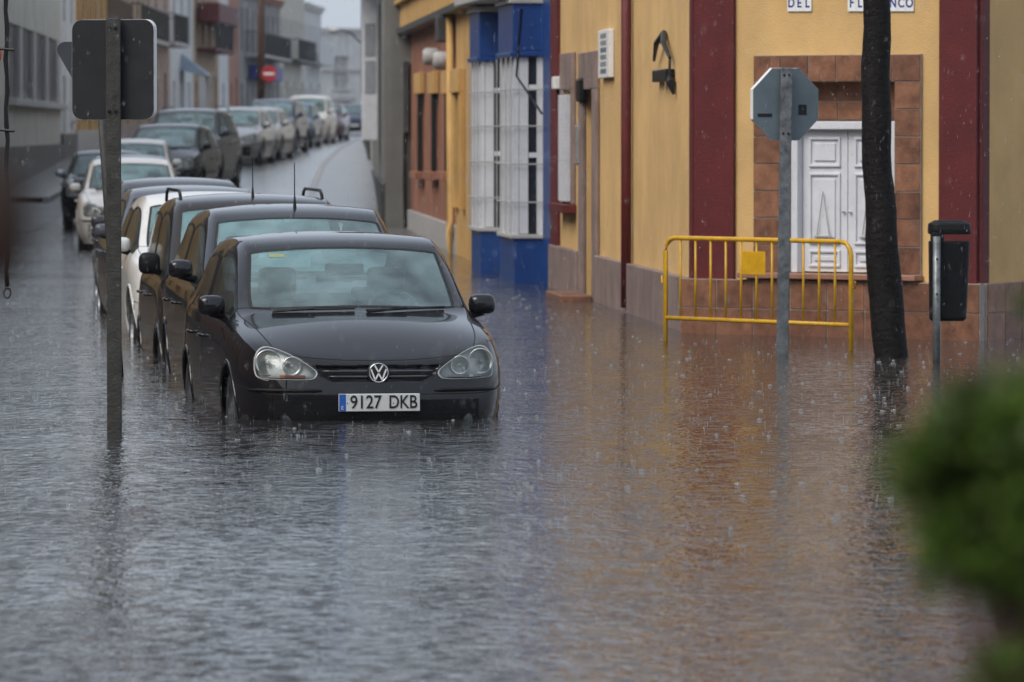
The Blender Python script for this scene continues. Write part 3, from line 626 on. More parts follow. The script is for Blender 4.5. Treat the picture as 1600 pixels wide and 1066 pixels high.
def cage(P):
    W, L = P['W'], P['L']; zh, zc, zb, zb2, H = P['zh0'], P['zcowl'], P['zb'], P['zb2'], P['H']; yc, yh, yb, yC, yr = P['yc'], P['yh'], P['yb'], P['yC'], P['yr']; wr = P['wr']
    S = []
    S.append([(.78 * W, .26, .16), (.86 * W, .22, .31), (.885 * W, .20, .53), (.875 * W, .23, .64), (.85 * W, .26, zh + .06), (.79 * W, .21, zh + .065), (.71 * W, .165, zh + .05), (.58 * W, .12, zh + .025), (.30 * W, .075, zh - .005), (0, .06, zh - .012)])
    zm = zh + .12
    S.append([(.90 * W, .46, .16), (.965 * W, .45, .33), (.99 * W, .44, .55), (.975 * W, .44, .70), (.925 * W, .44, zm), (.875 * W, .43, zm + .022), (.79 * W, .42, zm + .028), (.66 * W, .41, zm + .03), (.34 * W, .40, zm + .035), (0, .40, zm + .038)])
    z2 = lerp(zm, zb, .60); c2 = lerp(zm + .04, zc, .62)
    S.append([(.92 * W, .86, .16), (.99 * W, .86, .34), (1.0 * W, .86, .58), (.99 * W, .86, z2 - .09), (.94 * W, .86, z2), (.89 * W, .84, z2 + .025), (.81 * W, .80, lerp(z2 + .02, c2, .5)), (.70 * W, .76, c2), (.36 * W, .72, c2 + .02), (0, .70, c2 + .025)])
    S.append([(.93 * W, yc + .16, .16), (.99 * W, yc + .16, .34), (1.0 * W, yc + .16, .58), (.99 * W, yc + .16, zb - .11), (.95 * W, yc + .18, zb), (.915 * W, yc + .26, zb + .02), (.875 * W, yc + .28, zb + .045), (.815 * W, yc + .235, zc + .0), (.43 * W, yc + .06, zc + .02), (0, yc, zc + .03)])
    y4 = lerp(yc, yh, .62) + .12; zr = H - .075
    S.append([(.93 * W, y4, .16), (.99 * W, y4, .34), (1.0 * W, y4, .59), (.99 * W, y4, zb - .09), (.955 * W, y4, zb + .01), (.93 * W, y4, zb + .03), (wr + .065, yh + .05, zr - .085), (wr, yh + .03, zr - .035), (.55 * wr, yh - .03, zr - .005), (0, yh - .05, zr + .005)])
    y5 = yh + .22; zr2 = H - .02
    S.append([(.93 * W, y5, .16), (.99 * W, y5, .34), (1.0 * W, y5, .59), (.99 * W, y5, zb - .08), (.955 * W, y5, zb + .015), (.93 * W, y5, zb + .035), (wr + .08, y5, zr - .05), (wr + .01, y5, zr2 - .018), (.56 * wr, y5 - .02, zr2 + .005), (0, y5 - .03, zr2 + .012)])
    for y, dz, zz in ((yb, 0, lerp(zb, zb2, .5)), (yb + .09, 0, lerp(zb, zb2, .55)), (yC, -.03, zb2 - .01)):
        S.append([(.93 * W, y, .16), (.99 * W, y, .34), (1.0 * W, y, .60), (.99 * W, y, zz - .07), (.955 * W, y, zz + .01), (.93 * W, y, zz + .03), (wr + .085, y, zr - .04 + dz), (wr + .015, y, zr2 - .025 + dz), (.57 * wr, y, zr2 + .012 + dz), (0, y, zr2 + .02 + dz)])
    h = P['hatch']; yq = min(yr + .12, L - .42)
    S.append([(.92 * W, yq, .16), (.98 * W, yq, .34), (.99 * W, yq, .62), (.975 * W, yq, zb2 - .05), (.935 * W, yq, zb2 + .02), (.905 * W, yr + .05, zb2 + .05), (wr + .045, yr, zr - .09), (wr - .015, yr + .01, zr2 - .085), (.55 * wr, yr + .02, zr2 - .05), (0, yr + .03, zr2 - .04)])
    ye = L - .12; yg = max(yr + h, L - .45) if h < .5 else yr + h; zt = zb2 + .0
    S.append([(.82 * W, ye, .18), (.90 * W, ye - .02, .34), (.92 * W, ye - .03, .62), (.91 * W, ye - .05, zb2 - .12), (.88 * W, ye - .07, zb2 - .03), (.84 * W, yg, zt + .01), (.76 * W, yg + .02, zt + .02), (.66 * W, yg + .04, zt + .02), (.35 * W, yg + .07, zt + .02), (0, yg + .08, zt + .02)])
    v = []; idx = {}
    def vid(key, co):
        if key not in idx: idx[key] = len(v); v.append(co)
        return idx[key]
    def P_(s, i, c):
        x, y, z = S[i][c]; return vid((i, c, s if c < 9 else 0), (s * x, y, z))
    zrow = [.16, .31, .50, .605]
    yf = {5: .145, 6: .095, 7: .05, 8: .012, 9: 0.}
    dro = [.07, .0, -.005, .035]
    def F_(s, r, c):               # front cap
        if c == 4: return P_(s, 0, r)
        if r == 4: return P_(s, 0, c)
        return vid(('f', r, c, s if c < 9 else 0), (s * S[0][c][0], yf[c] + dro[r], zrow[r] if r < 3 else lerp(zrow[3], zh - .05, .5)))
    def B_(s, r, c):
        if c == 4: return P_(s, 10, r)
        if r == 4: return P_(s, 10, c)
        yy = L - .06 if r < 3 else L - .10
        return vid(('b', r, c, s if c < 9 else 0), (s * S[10][c][0], yy + (.05 if r in (1, 2) else 0), [.2, .34, .62, zb2 - .12][r]))
    fs = []; pt = []
    def part(i, c):
        if c >= 6 and i < 3: return HOOD
        if i == 3 and c >= 7: return WS
        if i >= 4 and i < 9 and c >= 7: return ROOF
        if i == 9 and c >= 7: return RG
        if c == 5 and i in (3, 4, 5): return SIDE1
        if c == 5 and i == 6: return PILLAR
        if c == 5 and i == 7: return SIDE2
        if c == 5 and i == 8 and P.get('q', P['H'] > 1.55): return SIDE3
        if c < 5 and i in (3, 4, 5): return DOOR1
        if c < 5 and i in (6, 7): return DOOR2
        if c < 2 and i == 0: return BUMP
        return BODY
    for s in (1, -1):
        for i in range(10):
            for c in range(9):
                q = [P_(s, i, c), P_(s, i + 1, c), P_(s, i + 1, c + 1), P_(s, i, c + 1)]
                fs.append(q if s > 0 else q[::-1]); pt.append(part(i, c))
        for r in range(4):
            for c in range(4, 9):
                q = [F_(s, r, c), F_(s, r + 1, c), F_(s, r + 1, c + 1), F_(s, r, c + 1)]
                fs.append(q[::-1] if s > 0 else q); pt.append(BUMP if r < 2 else BODY)
                q = [B_(s, r, c), B_(s, r + 1, c), B_(s, r + 1, c + 1), B_(s, r, c + 1)]
                fs.append(q if s > 0 else q[::-1]); pt.append(BODY)
    return v, fs, pt
def sub_surface(v, fs, pt, lev, P):
    me = bpy.data.meshes.new('cage'); me.from_pydata(v, [], fs)
    for i in range(12): me.materials.append(None)
    for p, k in zip(me.polygons, pt): p.material_index = k
    bm = bmesh.new(); bm.from_mesh(me); bmesh.ops.recalc_face_normals(bm, faces=bm.faces); 
    cl = bm.edges.layers.float.new('crease_edge')
    for e in bm.edges:
        ks = {f.material_index for f in e.link_faces}
        if len(ks) == 2 and (WS in ks or RG in ks or SIDE1 in ks or SIDE2 in ks or SIDE3 in ks): e[cl] = .35
        if ks == {HOOD, BODY}: e[cl] = .25
        if ks == {ROOF, BODY}: e[cl] = .45
    bm.to_mesh(me); bm.free()
    o = bpy.data.objects.new('cage', me); COL.objects.link(o); md = o.modifiers.new('s', 'SUBSURF'); md.levels = lev; md.render_levels = lev
    dg = bpy.context.evaluated_depsgraph_get(); m2 = bpy.data.meshes.new_from_object(o.evaluated_get(dg))
    bpy.data.objects.remove(o)
    co = [x.co.copy() for x in m2.vertices]
    mx = max(c.x for c in co); y0 = min(c.y for c in co); y1 = max(c.y for c in co); z1 = max(c.z for c in co)
    co = [Vector((c.x * P['W'] / mx, (c.y - y0) * P['L'] / (y1 - y0), c.z * P['H'] / z1)) for c in co]
    polys = [tuple(p.vertices) for p in m2.polygons]; k = [p.material_index for p in m2.polygons]
    bpy.data.meshes.remove(m2)
    return co, polys, k
def inside(poly, x, z):
    c = False; n = len(poly)
    for i in range(n):
        x0, z0 = poly[i]; x1, z1 = poly[i - 1]
        if (z0 > z) != (z1 > z) and x < (x1 - x0) * (z - z0) / (z1 - z0) + x0: c = not c
    return c
def smooth_loop(poly, k=4):        # closed Catmull-Rom
    n = len(poly); out = []
    for i in range(n):
        p0, p1, p2, p3 = (Vector(poly[(i + j - 1) % n]) for j in range(4))
        for t in [j / k for j in range(k)]:
            out.append(tuple(.5 * (2 * p1 + (p2 - p0) * t + (2 * p0 - 5 * p1 + 4 * p2 - p3) * t * t + (3 * p1 - p0 - 3 * p2 + p3) * t ** 3)))
    return out
LAMP = [(.395, .635), (.405, .60), (.45, .586), (.60, .586), (.73, .592), (.762, .62), (.765, .69), (.745, .755), (.70, .786), (.63, .775), (.54, .735), (.45, .680)]
def make_car(P, label, loc, yaw, paint_m, lev=2, detail=False, lamp=None, group='cars parked along the flooded street', roofm=None, mirror_m=None, antenna=False, rails=False, dark_nose=False, glass=None, bigmirror=False):
    root = empty('parked_car', loc, label, 'car', group, yaw)
    v, fs, pt = cage(P); co, polys, kd = sub_surface(v, fs, pt, lev, P)
    bvh = BVHTree.FromPolygons(co, polys)
    W, L, H = P['W'], P['L'], P['H']; kz = P['zh0'] / .70
    def fy(x, z):
        h = bvh.ray_cast(Vector((x, -3, z)), Vector((0, 1, 0)));  return h[0].y if h[0] else .3
    if lamp is None: lamp = [(x * W / .88, z * kz) for x, z in LAMP]
    lamp = smooth_loop(lamp, 3)
    zg0, zg1 = .575 * kz, .668 * kz
    grille = [(-.405, zg1 + .004), (.405, zg1 + .004), (.38, lerp(zg0, zg1, .45)), (.29, zg0), (-.29, zg0), (-.38, lerp(zg0, zg1, .45))]
    intake = [(-.60, .30), (.60, .30), (.56, .50 * kz), (-.56, .50 * kz)]
    lampc = (sum(p[0] for p in lamp) / len(lamp), sum(p[1] for p in lamp) / len(lamp))
    def shrink(poly, k, c=None):
        c = c or (sum(p[0] for p in poly) / len(poly), sum(p[1] for p in poly) / len(poly)); return [(c[0] + (x - c[0]) * k, c[1] + (z - c[1]) * k) for x, z in poly]
    lin = shrink(lamp, .97); gin = shrink(grille, .97)
    wy = [.87 * L / 4.2, L - .76 * L / 4.2]; wr_ = .312 if H < 1.55 else .325; zc_ = wr_
    hole = {}
    for i, c in enumerate(co):
        if c.y < .6:
            if inside(lin, abs(c.x), c.z) and c.y < .5: c.y += .09; continue
            if inside(gin, c.x, c.z): c.y += .035; continue
        for yw in wy:
            if abs(c.x) > .45 * W and (c.y - yw) ** 2 + (c.z - zc_) ** 2 < (wr_ + .045) ** 2: c.x -= math.copysign(min(.22, abs(c.x) - .3), c.x)
    # vertex normals for the seams
    nrm = [Vector() for _ in co]
    for p in polys:
        a, b, c, d = (co[i] for i in p); nn = (c - a).cross(d - b)
        for i in p: nrm[i] += nn
    for n_ in nrm:
        if n_.length > 0: n_.normalize()
    ctr = Vector((0, L / 2, .6))
    if sum(1 for i in range(0, len(co), 37) if nrm[i].dot(co[i] - ctr) > 0) < len(range(0, len(co), 37)) / 2: nrm = [-n_ for n_ in nrm]
    groups = {}
    for p, k in zip(polys, kd):
        side = 0
        if k in (SIDE1, SIDE2, SIDE3, DOOR1, DOOR2, PILLAR): side = 1 if co[p[0]].x + co[p[2]].x > 0 else -1
        groups.setdefault((k, side), []).append(p)
    objs = {}
    for (k, side), ps in groups.items():
        used = {}; vs = []; f2 = []
        for p in ps:
            for i in p:
                if i not in used: used[i] = len(vs); vs.append(co[i])
            f2.append(tuple(used[i] for i in p))
        m_ = paint_m
        if k in (WS, RG): m_ = glass or G_clear
        if k in (SIDE1, SIDE2, SIDE3): m_ = G_side
        if k == PILLAR: m_ = M_black
        if k == ROOF and roofm: m_ = roofm
        me = bpy.data.meshes.new(NAMES[k]); me.from_pydata([tuple(x) for x in vs], [], f2); me.materials.append(m_)
        bm = bmesh.new(); bm.from_mesh(me); bmesh.ops.recalc_face_normals(bm, faces=bm.faces); bm.to_mesh(me); bm.free()
        for p in me.polygons: p.use_smooth = True
        o = bpy.data.objects.new(NAMES[k], me); COL.objects.link(o); o.parent = root; objs[(k, side)] = o
    # seams and seals
    em = {}
    for p, k in zip(polys, kd):
        for a, b in zip(p, p[1:] + p[:1]): em.setdefault((min(a, b), max(a, b)), []).append(k)
    GL = {WS, RG, SIDE1, SIDE2, SIDE3}
    for nm, pick, w, hgt in (('window_seal', lambda s: len(s & GL) > 0 and PILLAR not in s, .022, .003), ('panel_gap', lambda s: not s & GL and s not in ({BODY, ROOF}, {PILLAR, BODY}, {PILLAR, DOOR2}, {PILLAR, DOOR1}) , .007, .0015)):
        q = MB()
        for (a, b), ks in em.items():
            s = set(ks)
            if len(s) == 2 and pick(s):
                t = (co[b] - co[a]);
                if t.length < 1e-6: continue
                t.normalize(); ext = t * .002
                sa = nrm[a].cross(t).normalized() * w / 2; sb = nrm[b].cross(t).normalized() * w / 2
                q.add([co[a] - ext + sa + nrm[a] * hgt, co[b] + ext + sb + nrm[b] * hgt, co[b] + ext - sb + nrm[b] * hgt, co[a] - ext - sa + nrm[a] * hgt], [(0, 1, 2, 3)])
        if q.v:
            o = q.build(nm, M_rubber, root); tag(o, kind='stuff')
    # lamps
    def loft(rings, nm, m_, parent, closed_center=True, smooth=True):
        q = MB(); n = len(rings[0])
        for rg in rings: q.v += [tuple(p) for p in rg]
        for i in range(len(rings) - 1):
            for k in range(n): q.f.append((i * n + k, i * n + (k + 1) % n, (i + 1) * n + (k + 1) % n, (i + 1) * n + k))
        if closed_center: q.f.append(tuple((len(rings) - 1) * n + k for k in range(n)))
        return q.build(nm, m_, parent, smooth)
    for s in (1, -1):
        def pt_(x, z, d): return Vector((s * x, fy(s * x, z) + d, z))
        def ring(k, d): return [pt_(x, z, d) for x, z in shrink(lamp, k, lampc)]
        hl = loft([[pt_(x, z, -.004) for x, z in shrink(lamp, 1.035, lampc)], ring(1.0, -.006), ring(.975, -.002), ring(.955, .045), ring(.8, .055), ring(.4, .06)], 'headlight', M_lampin, root)
        loft([ring(.99, -.005), ring(.85, -.011), ring(.6, -.013), ring(.3, -.014)], 'lens', G_lens, hl)
        for (fx, fz, rr) in ((.685, .690, .078), (.540, .668, .056)):
            x = fx * W / .88; z = fz * kz; y = fy(s * x, z) + .03
            M = Matrix.Translation((s * x, y, z)) @ Matrix.Rotation(R(90), 4, 'X')
            q = MB(); q.lathe([(rr + .006, -.002), (rr + .006, .010), (rr, .012), (rr * .8, -.008), (rr * .5, -.020), (rr * .22, -.026), (.0, -.027)], 24, M); q.build('reflector', M_refl, hl, True)
            q = MB(); q.ball((s * x, y - .004, z), rr * .22, .02, rr * .22); q.build('bulb', M_lampin, hl, True)
        q = MB(); q.box(s * .46 * W / .88, s * .62 * W / .88, fy(s * .55, .60 * kz) + .006, fy(s * .55, .60 * kz) + .03, .595 * kz, .612 * kz); q.build('indicator', M_amber if s < 0 else M_lampin, hl)
        q = MB(); x = .57; M = Matrix.Translation((s * x, fy(s * x, .325) + .006, .325)) @ Matrix.Rotation(R(90), 4, 'X')
        q.lathe([(.052, -.03), (.052, .008), (.045, .010), (.040, -.005), (.02, -.014), (0, -.016)], 20, M); fg = q.build('fog_lamp', M_black, root, True)
        q = MB(); q.lathe([(.046, .006), (.03, .012), (0, .014)], 20, M); q.build('lens', G_lens, fg, True)
    # grille, intake, plate
    gy = lambda x, z: fy(x, z)
    q = MB(); n = 22
    for j in range(n):
        for (za, zb_) in ((zg0, zg1),):
            pass
    gr = loft([[Vector((x, fy(x, z) - .003, z)) for x, z in smooth_loop(shrink(grille, 1.03), 1)], [Vector((x, fy(x, z) + .002, z)) for x, z in shrink(grille, .985)], [Vector((x, fy(x, z) + .026, z)) for x, z in shrink(grille, .97)], [Vector((x * .5, fy(x * .5, lerp(zg0, zg1, .5)) + .028, lerp(zg0, zg1, .5))) for x, z in grille]], 'grille', M_black, root, True, False)
    for fz in (.30, .66):
        z = lerp(zg0, zg1, fz); hw = lerp(.28, .395, fz)
        q = MB(); pts = [Vector((lerp(-hw, hw, k / 14), fy(lerp(-hw, hw, k / 14), z) + .004, z)) for k in range(15)]; q.tube(pts, .0075, 6); q.build('grille_slat', mat('slat_satin', (.10, .10, .105), .25, .6), gr, True)
    q = MB(); rows = [.19, .28, .37, .455 * kz]; xs = [lerp(-.66, .66, k / 16) for k in range(17)]
    for z in rows:
        for x in xs: q.v.append((x, fy(x, z) - .004, z))
    for i in range(3):
        for k in range(16): q.f.append((i * 17 + k, i * 17 + k + 1, (i + 1) * 17 + k + 1, (i + 1) * 17 + k))
    q.build('lower_intake', M_black, root, True)
    for s in (1, -1):
        q = MB(); pts = [Vector((s * x, fy(s * x, .515 * kz) - .006, .515 * kz)) for x in [lerp(.36, .80, k / 10) * W / .88 for k in range(11)]]; q.tube(pts, [.006] + [.013] * 9 + [.006], 6); q.build('bumper_strip', M_black, root, True)
    zp = .44 * kz; yp = fy(0, zp) - .022
    q = MB(); q.box(-.26, .26, yp, yp + .02, zp - .056, zp + .056); pl_ = q.build('number_plate', M_plate, root, bevel=.004)
    q = MB(); q.box(-.258, -.215, yp - .0012, yp, zp - .054, zp + .054); q.build('plate_band', M_plblue, pl_)
    if detail:
        MT = lambda x, z: Matrix.Translation((x, yp - .0025, z)) @ Matrix.Rotation(R(90), 4, 'X')
        text_obj('9127', .118, M_ink, pl_, MT(-.088, zp), 'characters', .001, .86, .0010); text_obj('DKB', .118, M_ink, pl_, MT(.150, zp), 'characters', .001, .80, .0010)
        text_obj('E', .036, M_plate, pl_, Matrix.Translation((-.237, yp - .0035, zp - .034)) @ Matrix.Rotation(R(90), 4, 'X'), 'characters', .001)
        q = MB()
        for x in (-.205, -.150, .09, .225):
            q.ball((x, yp - .001, zp - .004), .004, .002, .004, 6, 4)
        q.build('rivet', M_ink, pl_)
        # roundel badge: ring with a V over a W
        zc2 = .627; yb_ = fy(0, zc2) - .012; Mb = Matrix.Translation((0, yb_, zc2)) @ Matrix.Rotation(R(90), 4, 'X')
        q = MB(); q.lathe([(0, -.02), (.072, -.02), (.072, .004), (.066, .008), (0, .008)], 36, Mb); bd = q.build('badge', M_ink, root, True)
        q = MB(); q.lathe([(.0545, .008), (.0555, .013), (.063, .013), (.064, .008)], 40, Mb); q.build('badge_ring', M_chrome, bd, True)
        q = MB()
        def stroke(a, b, w=.0095):
            a = Vector(a); b = Vector(b); t = (b - a).normalized(); nn = Vector((-t.y, t.x)) * w / 2
            q.prism([tuple(a + nn), tuple(b + nn), tuple(b - nn), tuple(a - nn)], .0082, .0125, lambda x, z, d: Mb @ Vector((x, z, d)))
        stroke((-.026, .049), (-.001, .006)); stroke((.026, .049), (.001, .006)); stroke((-.049, .024), (-.022, -.046)); stroke((.049, .024), (.022, -.046)); stroke((-.023, -.046), (0, -.004)); stroke((.023, -.046), (0, -.004))
        q.build('badge_letters', M_white, bd)
    # wheels
    for s in (1, -1):
        for yw in wy:
            M = Matrix.Translation((s * (W - .125), yw, wr_)) @ Matrix.Rotation(R(90) * s, 4, 'Y')
            q = MB(); q.lathe([(.20, -.09), (wr_ - .03, -.095), (wr_ - .006, -.075), (wr_, -.04), (wr_, .04), (wr_ - .006, .075), (wr_ - .03, .095), (.205, .09)], 28, M)
            wh = empty('wheel', (0, 0, 0)); wh.parent = root; ty = q.build('tyre', M_tyre, wh, True)
            q = MB(); q.lathe([(.205, .085), (.195, .09), (.185, .03), (.05, .02), (.045, .06), (0, .065)], 28, M)
            for k in range(5):
                a = 2 * math.pi * k / 5; Mk = M @ Matrix.Rotation(a, 4, 'Z'); q.box(.04, .195, -.022, .022, .03, .075, Mk)
            q.build('rim', M_rim, wh)
            # arch lip
            q = MB(); pts = []
            for k in range(25):
                a = lerp(-.25, math.pi + .25, k / 24); yy = yw + (wr_ + .05) * math.cos(a); zz = zc_ + (wr_ + .05) * math.sin(a)
                h_ = bvh.ray_cast(Vector((s * 2, yy, zz)), Vector((-s, 0, 0))); 
                if h_[0] and abs(h_[0].x) > .5 * W: pts.append(h_[0] - Vector((s * .006, 0, 0)))
            if len(pts) > 4: q.tube(pts, .016, 6); q.build('wheel_arch', paint_m, root, True)
    # mirrors, handles, wipers
    ym = P['yc'] + .50; zm = P['zb'] + (.085 if P['H'] < 1.55 else .14)
    for s in (1, -1):
        k = 1.35 if bigmirror else 1.
        q = MB(); M = Matrix.Rotation(R(12) * s, 3, 'Z')
        q.ball((0, 0, 0), .090, .062, .072 * k, 14, 10, None)
        q.v = [((s * (W + .022) + x), ym + (y if y < 0 else min(y, .035)), zm + .01 + z * (1 if z > 0 else .85)) for x, y, z in [(math.copysign(abs(a / .090) ** .6 * .090, a), b, math.copysign(abs(c / (.072 * k)) ** .6 * .072 * k, c)) for a, b, c in q.v]]
        mi = q.build('mirror', mirror_m or paint_m, root, True)
        q = MB(); q.tube([(s * (W - .09), ym + .01, zm - .065), (s * (W - .01), ym + .005, zm - .045), (s * (W + .03), ym, zm - .03)], [.03, .026, .03], 8); q.build('mirror_arm', M_black, mi, True)
        q = MB(); q.ball((s * (W + .022), ym + .034, zm + .01), .088, .004, .06 * k, 12, 6); q.build('mirror_glass', M_chrome, mi, True)
        for key, yy in (((DOOR1, s), P['yb'] - .22), ((DOOR2, s), P['yC'] - .25)):
            h_ = bvh.ray_cast(Vector((s * 2, yy, P['zb'] - .12)), Vector((-s, 0, 0)))
            if h_[0] and key in objs:
                x = h_[0].x; q = MB(); q.tube([(x - s * .01, yy - .09, P['zb'] - .12), (x + s * .03, yy - .06, P['zb'] - .12), (x + s * .032, yy + .06, P['zb'] - .12), (x - s * .01, yy + .09, P['zb'] - .12)], .013, 6); q.build('handle', paint_m, objs[key], True)
    def wsp(x, t, off=.012):       # a point on the windscreen, t from cowl to roof
        zz = lerp(P['zcowl'] + .015, H - .12, t); h_ = bvh.ray_cast(Vector((x, -3, zz)), Vector((0, 1, 0)))
        return (h_[0] + Vector((0, -off, off * .6))) if h_[0] else Vector((x, P['yc'], zz))
    for x0, x1 in ((-.55, -.02), (.05, .60)):
        q = MB(); q.tube([wsp(lerp(x0, x1, k / 8), .03 + .03 * k / 8, .016) for k in range(9)], .008, 5); wp = q.build('wiper', M_rubber, root)
        q = MB(); q.tube([wsp(x0, .0, .02), wsp(lerp(x0, x1, .5), .035, .03)], .009, 5); q.build('wiper_arm', M_black, wp)
    if antenna:
        ya = P['yh'] + .18; za = H - .02; q = MB(); q.tube([(0, ya, za - .02), (0, ya + .01, za + .05), (0, ya + .015, za + .09), (0, ya + .03, za + .33)], [.016, .010, .005, .0035], 6); q.build('antenna', M_black, root)
    if rails:
        for s in (1, -1):
            x = s * (P['wr'] - .02); q = MB(); q.tube([(x, P['yh'] + .30, H - .06), (x, P['yh'] + .38, H - .005), (x, P['yh'] + .52, H + .025), (x, P['yr'] - .45, H + .025), (x, P['yr'] - .28, H - .01), (x, P['yr'] - .2, H - .08)], .014, 7); q.build('roof_rail', M_black, root, True)
    # cabin
    zs = P['zb'] - .30
    q = MB(); q.box(-W * .8, W * .8, P['yc'] + .32, P['yc'] + .75, zs + .05, P['zb'] - .02); q.build('dashboard', M_int, root, bevel=.05)
    q = MB(); q.box(-W * .86, W * .86, P['yc'] + .3, P['yr'] - .1, .25, zs - .12); q.build('cabin_floor', M_int, root)
    for x in (-.37, .37):
        ys_ = P['yb'] - .25
        q = MB(); q.box(x - .24, x + .24, ys_ - .02, ys_ + .12, zs - .15, H - .46); st_ = q.build('seat', M_int, root, bevel=.06)
        q = MB(); q.box(x - .13, x + .13, ys_ + .04, ys_ + .13, H - .43, H - .24); q.build('headrest', M_int, st_, bevel=.04)
    q = MB(); q.box(-.62, .62, P['yC'] - .1, P['yC'] + .06, zs - .15, H - .56); st_ = q.build('rear_seat', M_int, root, bevel=.06)
    for x in (-.37, .37):
        q = MB(); q.box(x - .12, x + .12, P['yC'] - .06, P['yC'] + .03, H - .54, H - .40); q.build('headrest', M_int, st_, bevel=.03)
    M = Matrix.Translation((.36, P['yc'] + .86, P['zb'] + .02)) @ Matrix.Rotation(R(62), 4, 'X'); q = MB()
    q.tube([M @ Vector((.18 * math.cos(2 * math.pi * k / 24), .18 * math.sin(2 * math.pi * k / 24), 0)) for k in range(25)], .015, 6, False); q.box(-.17, .17, -.02, .02, -.02, .01, M); q.build('steering_wheel', mat('steering_grey', (.12, .12, .12), .6), root, True)
    p = wsp(0, .86, -.06); q = MB(); q.box(-.13, .13, p.y + .03, p.y + .06, p.z - .06, p.z + .01); q.build('interior_mirror', M_int, root, bevel=.02)
    if detail:
        p = [wsp(-.50 + dx, t, .004) for dx, t in ((0, .90), (.10, .90), (.10, .955), (0, .955))]; q = MB(); q.add(p, [(0, 1, 2, 3)]); q.build('windscreen_sticker', mat('sticker', (.26, .30, .14), .5), root)
    return root

BLK = paint('black_paint', (.008, .008, .010)); BLK2 = paint('black_brown_paint', (.018, .015, .013)); DGR = paint('anthracite_paint', (.035, .036, .040)); WHP = paint('white_car_paint', (.66, .65, .62))
SIL = paint('silver_paint', (.36, .37, .38), .3, .5); NAV = paint('navy_paint', (.018, .025, .065)); BLU = paint('steel_blue_paint', (.05, .11, .19)); REDP = paint('dark_red_paint', (.08, .02, .025)); GRY = paint('slate_grey_paint', (.07, .075, .085))
def place(P, px, y, yaw, label, pm, **k):     # px: photo column of the middle of the car's front
    return make_car(P, label, ((px - 800) / FP * y, y, gz(y + 2) if y > 60 else gz(y + 1.5)), R(yaw), pm, **k)
place(GOLF, 592, 36.1, 9.2, 'black hatchback with round badge and plate 9127 DKB, nearest of the flooded cars', BLK, lev=4, detail=True)
make_car(MPV, 'black people carrier with short roof antenna right behind the nearest hatchback', (-1.37, 40.7, -.31), R(7.5), BLK, lev=3, antenna=True)
make_car(VAN, 'dark brown small van with roof rails and large black mirror, third in the flooded row', (-1.93, 45.4, -.44), R(7), BLK2, lev=3, antenna=True, rails=True, bigmirror=True, mirror_m=M_black)
make_car(HATCH, 'white hatchback with white mirror, fourth in the flooded row', (-2.46, 49.9, -.20), R(8.0), WHP, lev=3)
make_car(SEDAN, 'grey saloon whose roof shows just behind the white hatchback', (-2.95, 54.6, -.14), R(7), GRY)
make_car(HATCH, 'dark grey hatchback whose roof shows last in the near flooded row', (-3.38, 59.6, -.15), R(7), DGR)
place(HATCH, 205, 88, 4, 'muddy white hatchback standing at the far water edge', WHP)
place(HATCH, 208, 93.6, 5, 'dark grey hatchback tucked behind the muddy white hatchback', DGR)
place(SEDAN, 168, 106, 4, 'black saloon with pale mirror by the left kerb', BLK, mirror_m=SIL)
place(HATCH, 205, 111.6, 2, 'white-roofed hatchback between the black saloon and the black people carrier', WHP)
place(MPV, 242, 117.5, -5, 'black people carrier with large windscreen halfway up the street', BLK)
place(SUV, 272, 125, -6, 'dark slate off-roader with high roof behind the black people carrier', GRY, rails=True)
place(HATCH, 356, 150, -5, 'silver hatchback parked just beyond the slate off-roader', SIL)
place(SEDAN, 386, 157, -5, 'silver saloon half hidden behind the silver hatchback', SIL)
place(MPV, 414, 170, -5, 'navy people carrier beyond the two silver cars', NAV)
place(HATCH, 447, 188, -4, 'steel blue hatchback beyond the navy people carrier', BLU)
place(VAN, 474, 206, -4, 'white van with high roof near the far end of the row', WHP)
place(HATCH, 500, 222, -4, 'dark red hatchback, last in the parked row', REDP)
far = place(SEDAN, 552, 262, 2, 'dark saloon with one lit headlight driving towards the junction', NAV, group='cars on the move')
q = MB(); q.ball((-.62, .12, .68), .10, .04, .08); q.build('lit_headlight', mat('lit_lamp', (1, .9, .7), .3, emit=((1, .8, .55), 4.)), far, True)
# ------------------------------------------------------------------ signs, barrier, bin, trunk
def rounded_rect(w, h, r, n=5):
    out = []
    for cx, cy, a0 in ((w / 2 - r, h / 2 - r, 0), (-w / 2 + r, h / 2 - r, 90), (-w / 2 + r, -h / 2 + r, 180), (w / 2 - r, -h / 2 + r, 270)):
        for k in range(n + 1): a = R(a0 + 90 * k / n); out.append((cx + r * math.cos(a), cy + r * math.sin(a)))
    return out
M_edge = mat('white_sign_edge', (.72, .72, .70), .4, var=.1)
# rectangular sign, seen from the back
p = Vector((-2.40, 34.3, -.34)); r_ = empty('road_sign', p, 'dark rectangular sign seen from behind on a worn steel post', 'road sign')
q = MB(); q.box(-.044, .044, -.02, .02, 0, 2.86); q.build('post', M_rust, r_, bevel=.006)
Ms = Matrix.Translation((-.005, .06, 2.55)) @ Matrix.Rotation(R(-14), 4, 'Z')
outl = rounded_rect(.515, .60, .06)
q = MB(); q.prism(outl, -.012, -.010, lambda a, b, d: Ms @ Vector((a, d, b))); pn = q.build('sign_panel', M_signd, r_)
q = MB(); n = len(outl); q.v = [tuple(Ms @ Vector((a * k, d, b * k))) for k, d in ((1.004, -.0095), (1.006, -.0095), (1.012, .045), (1.0, .045)) for a, b in outl]
for i in range(3):
    for k in range(n): q.f.append((i * n + k, i * n + (k + 1) % n, (i + 1) * n + (k + 1) % n, (i + 1) * n + k))
q.build('rim', M_edge, pn)
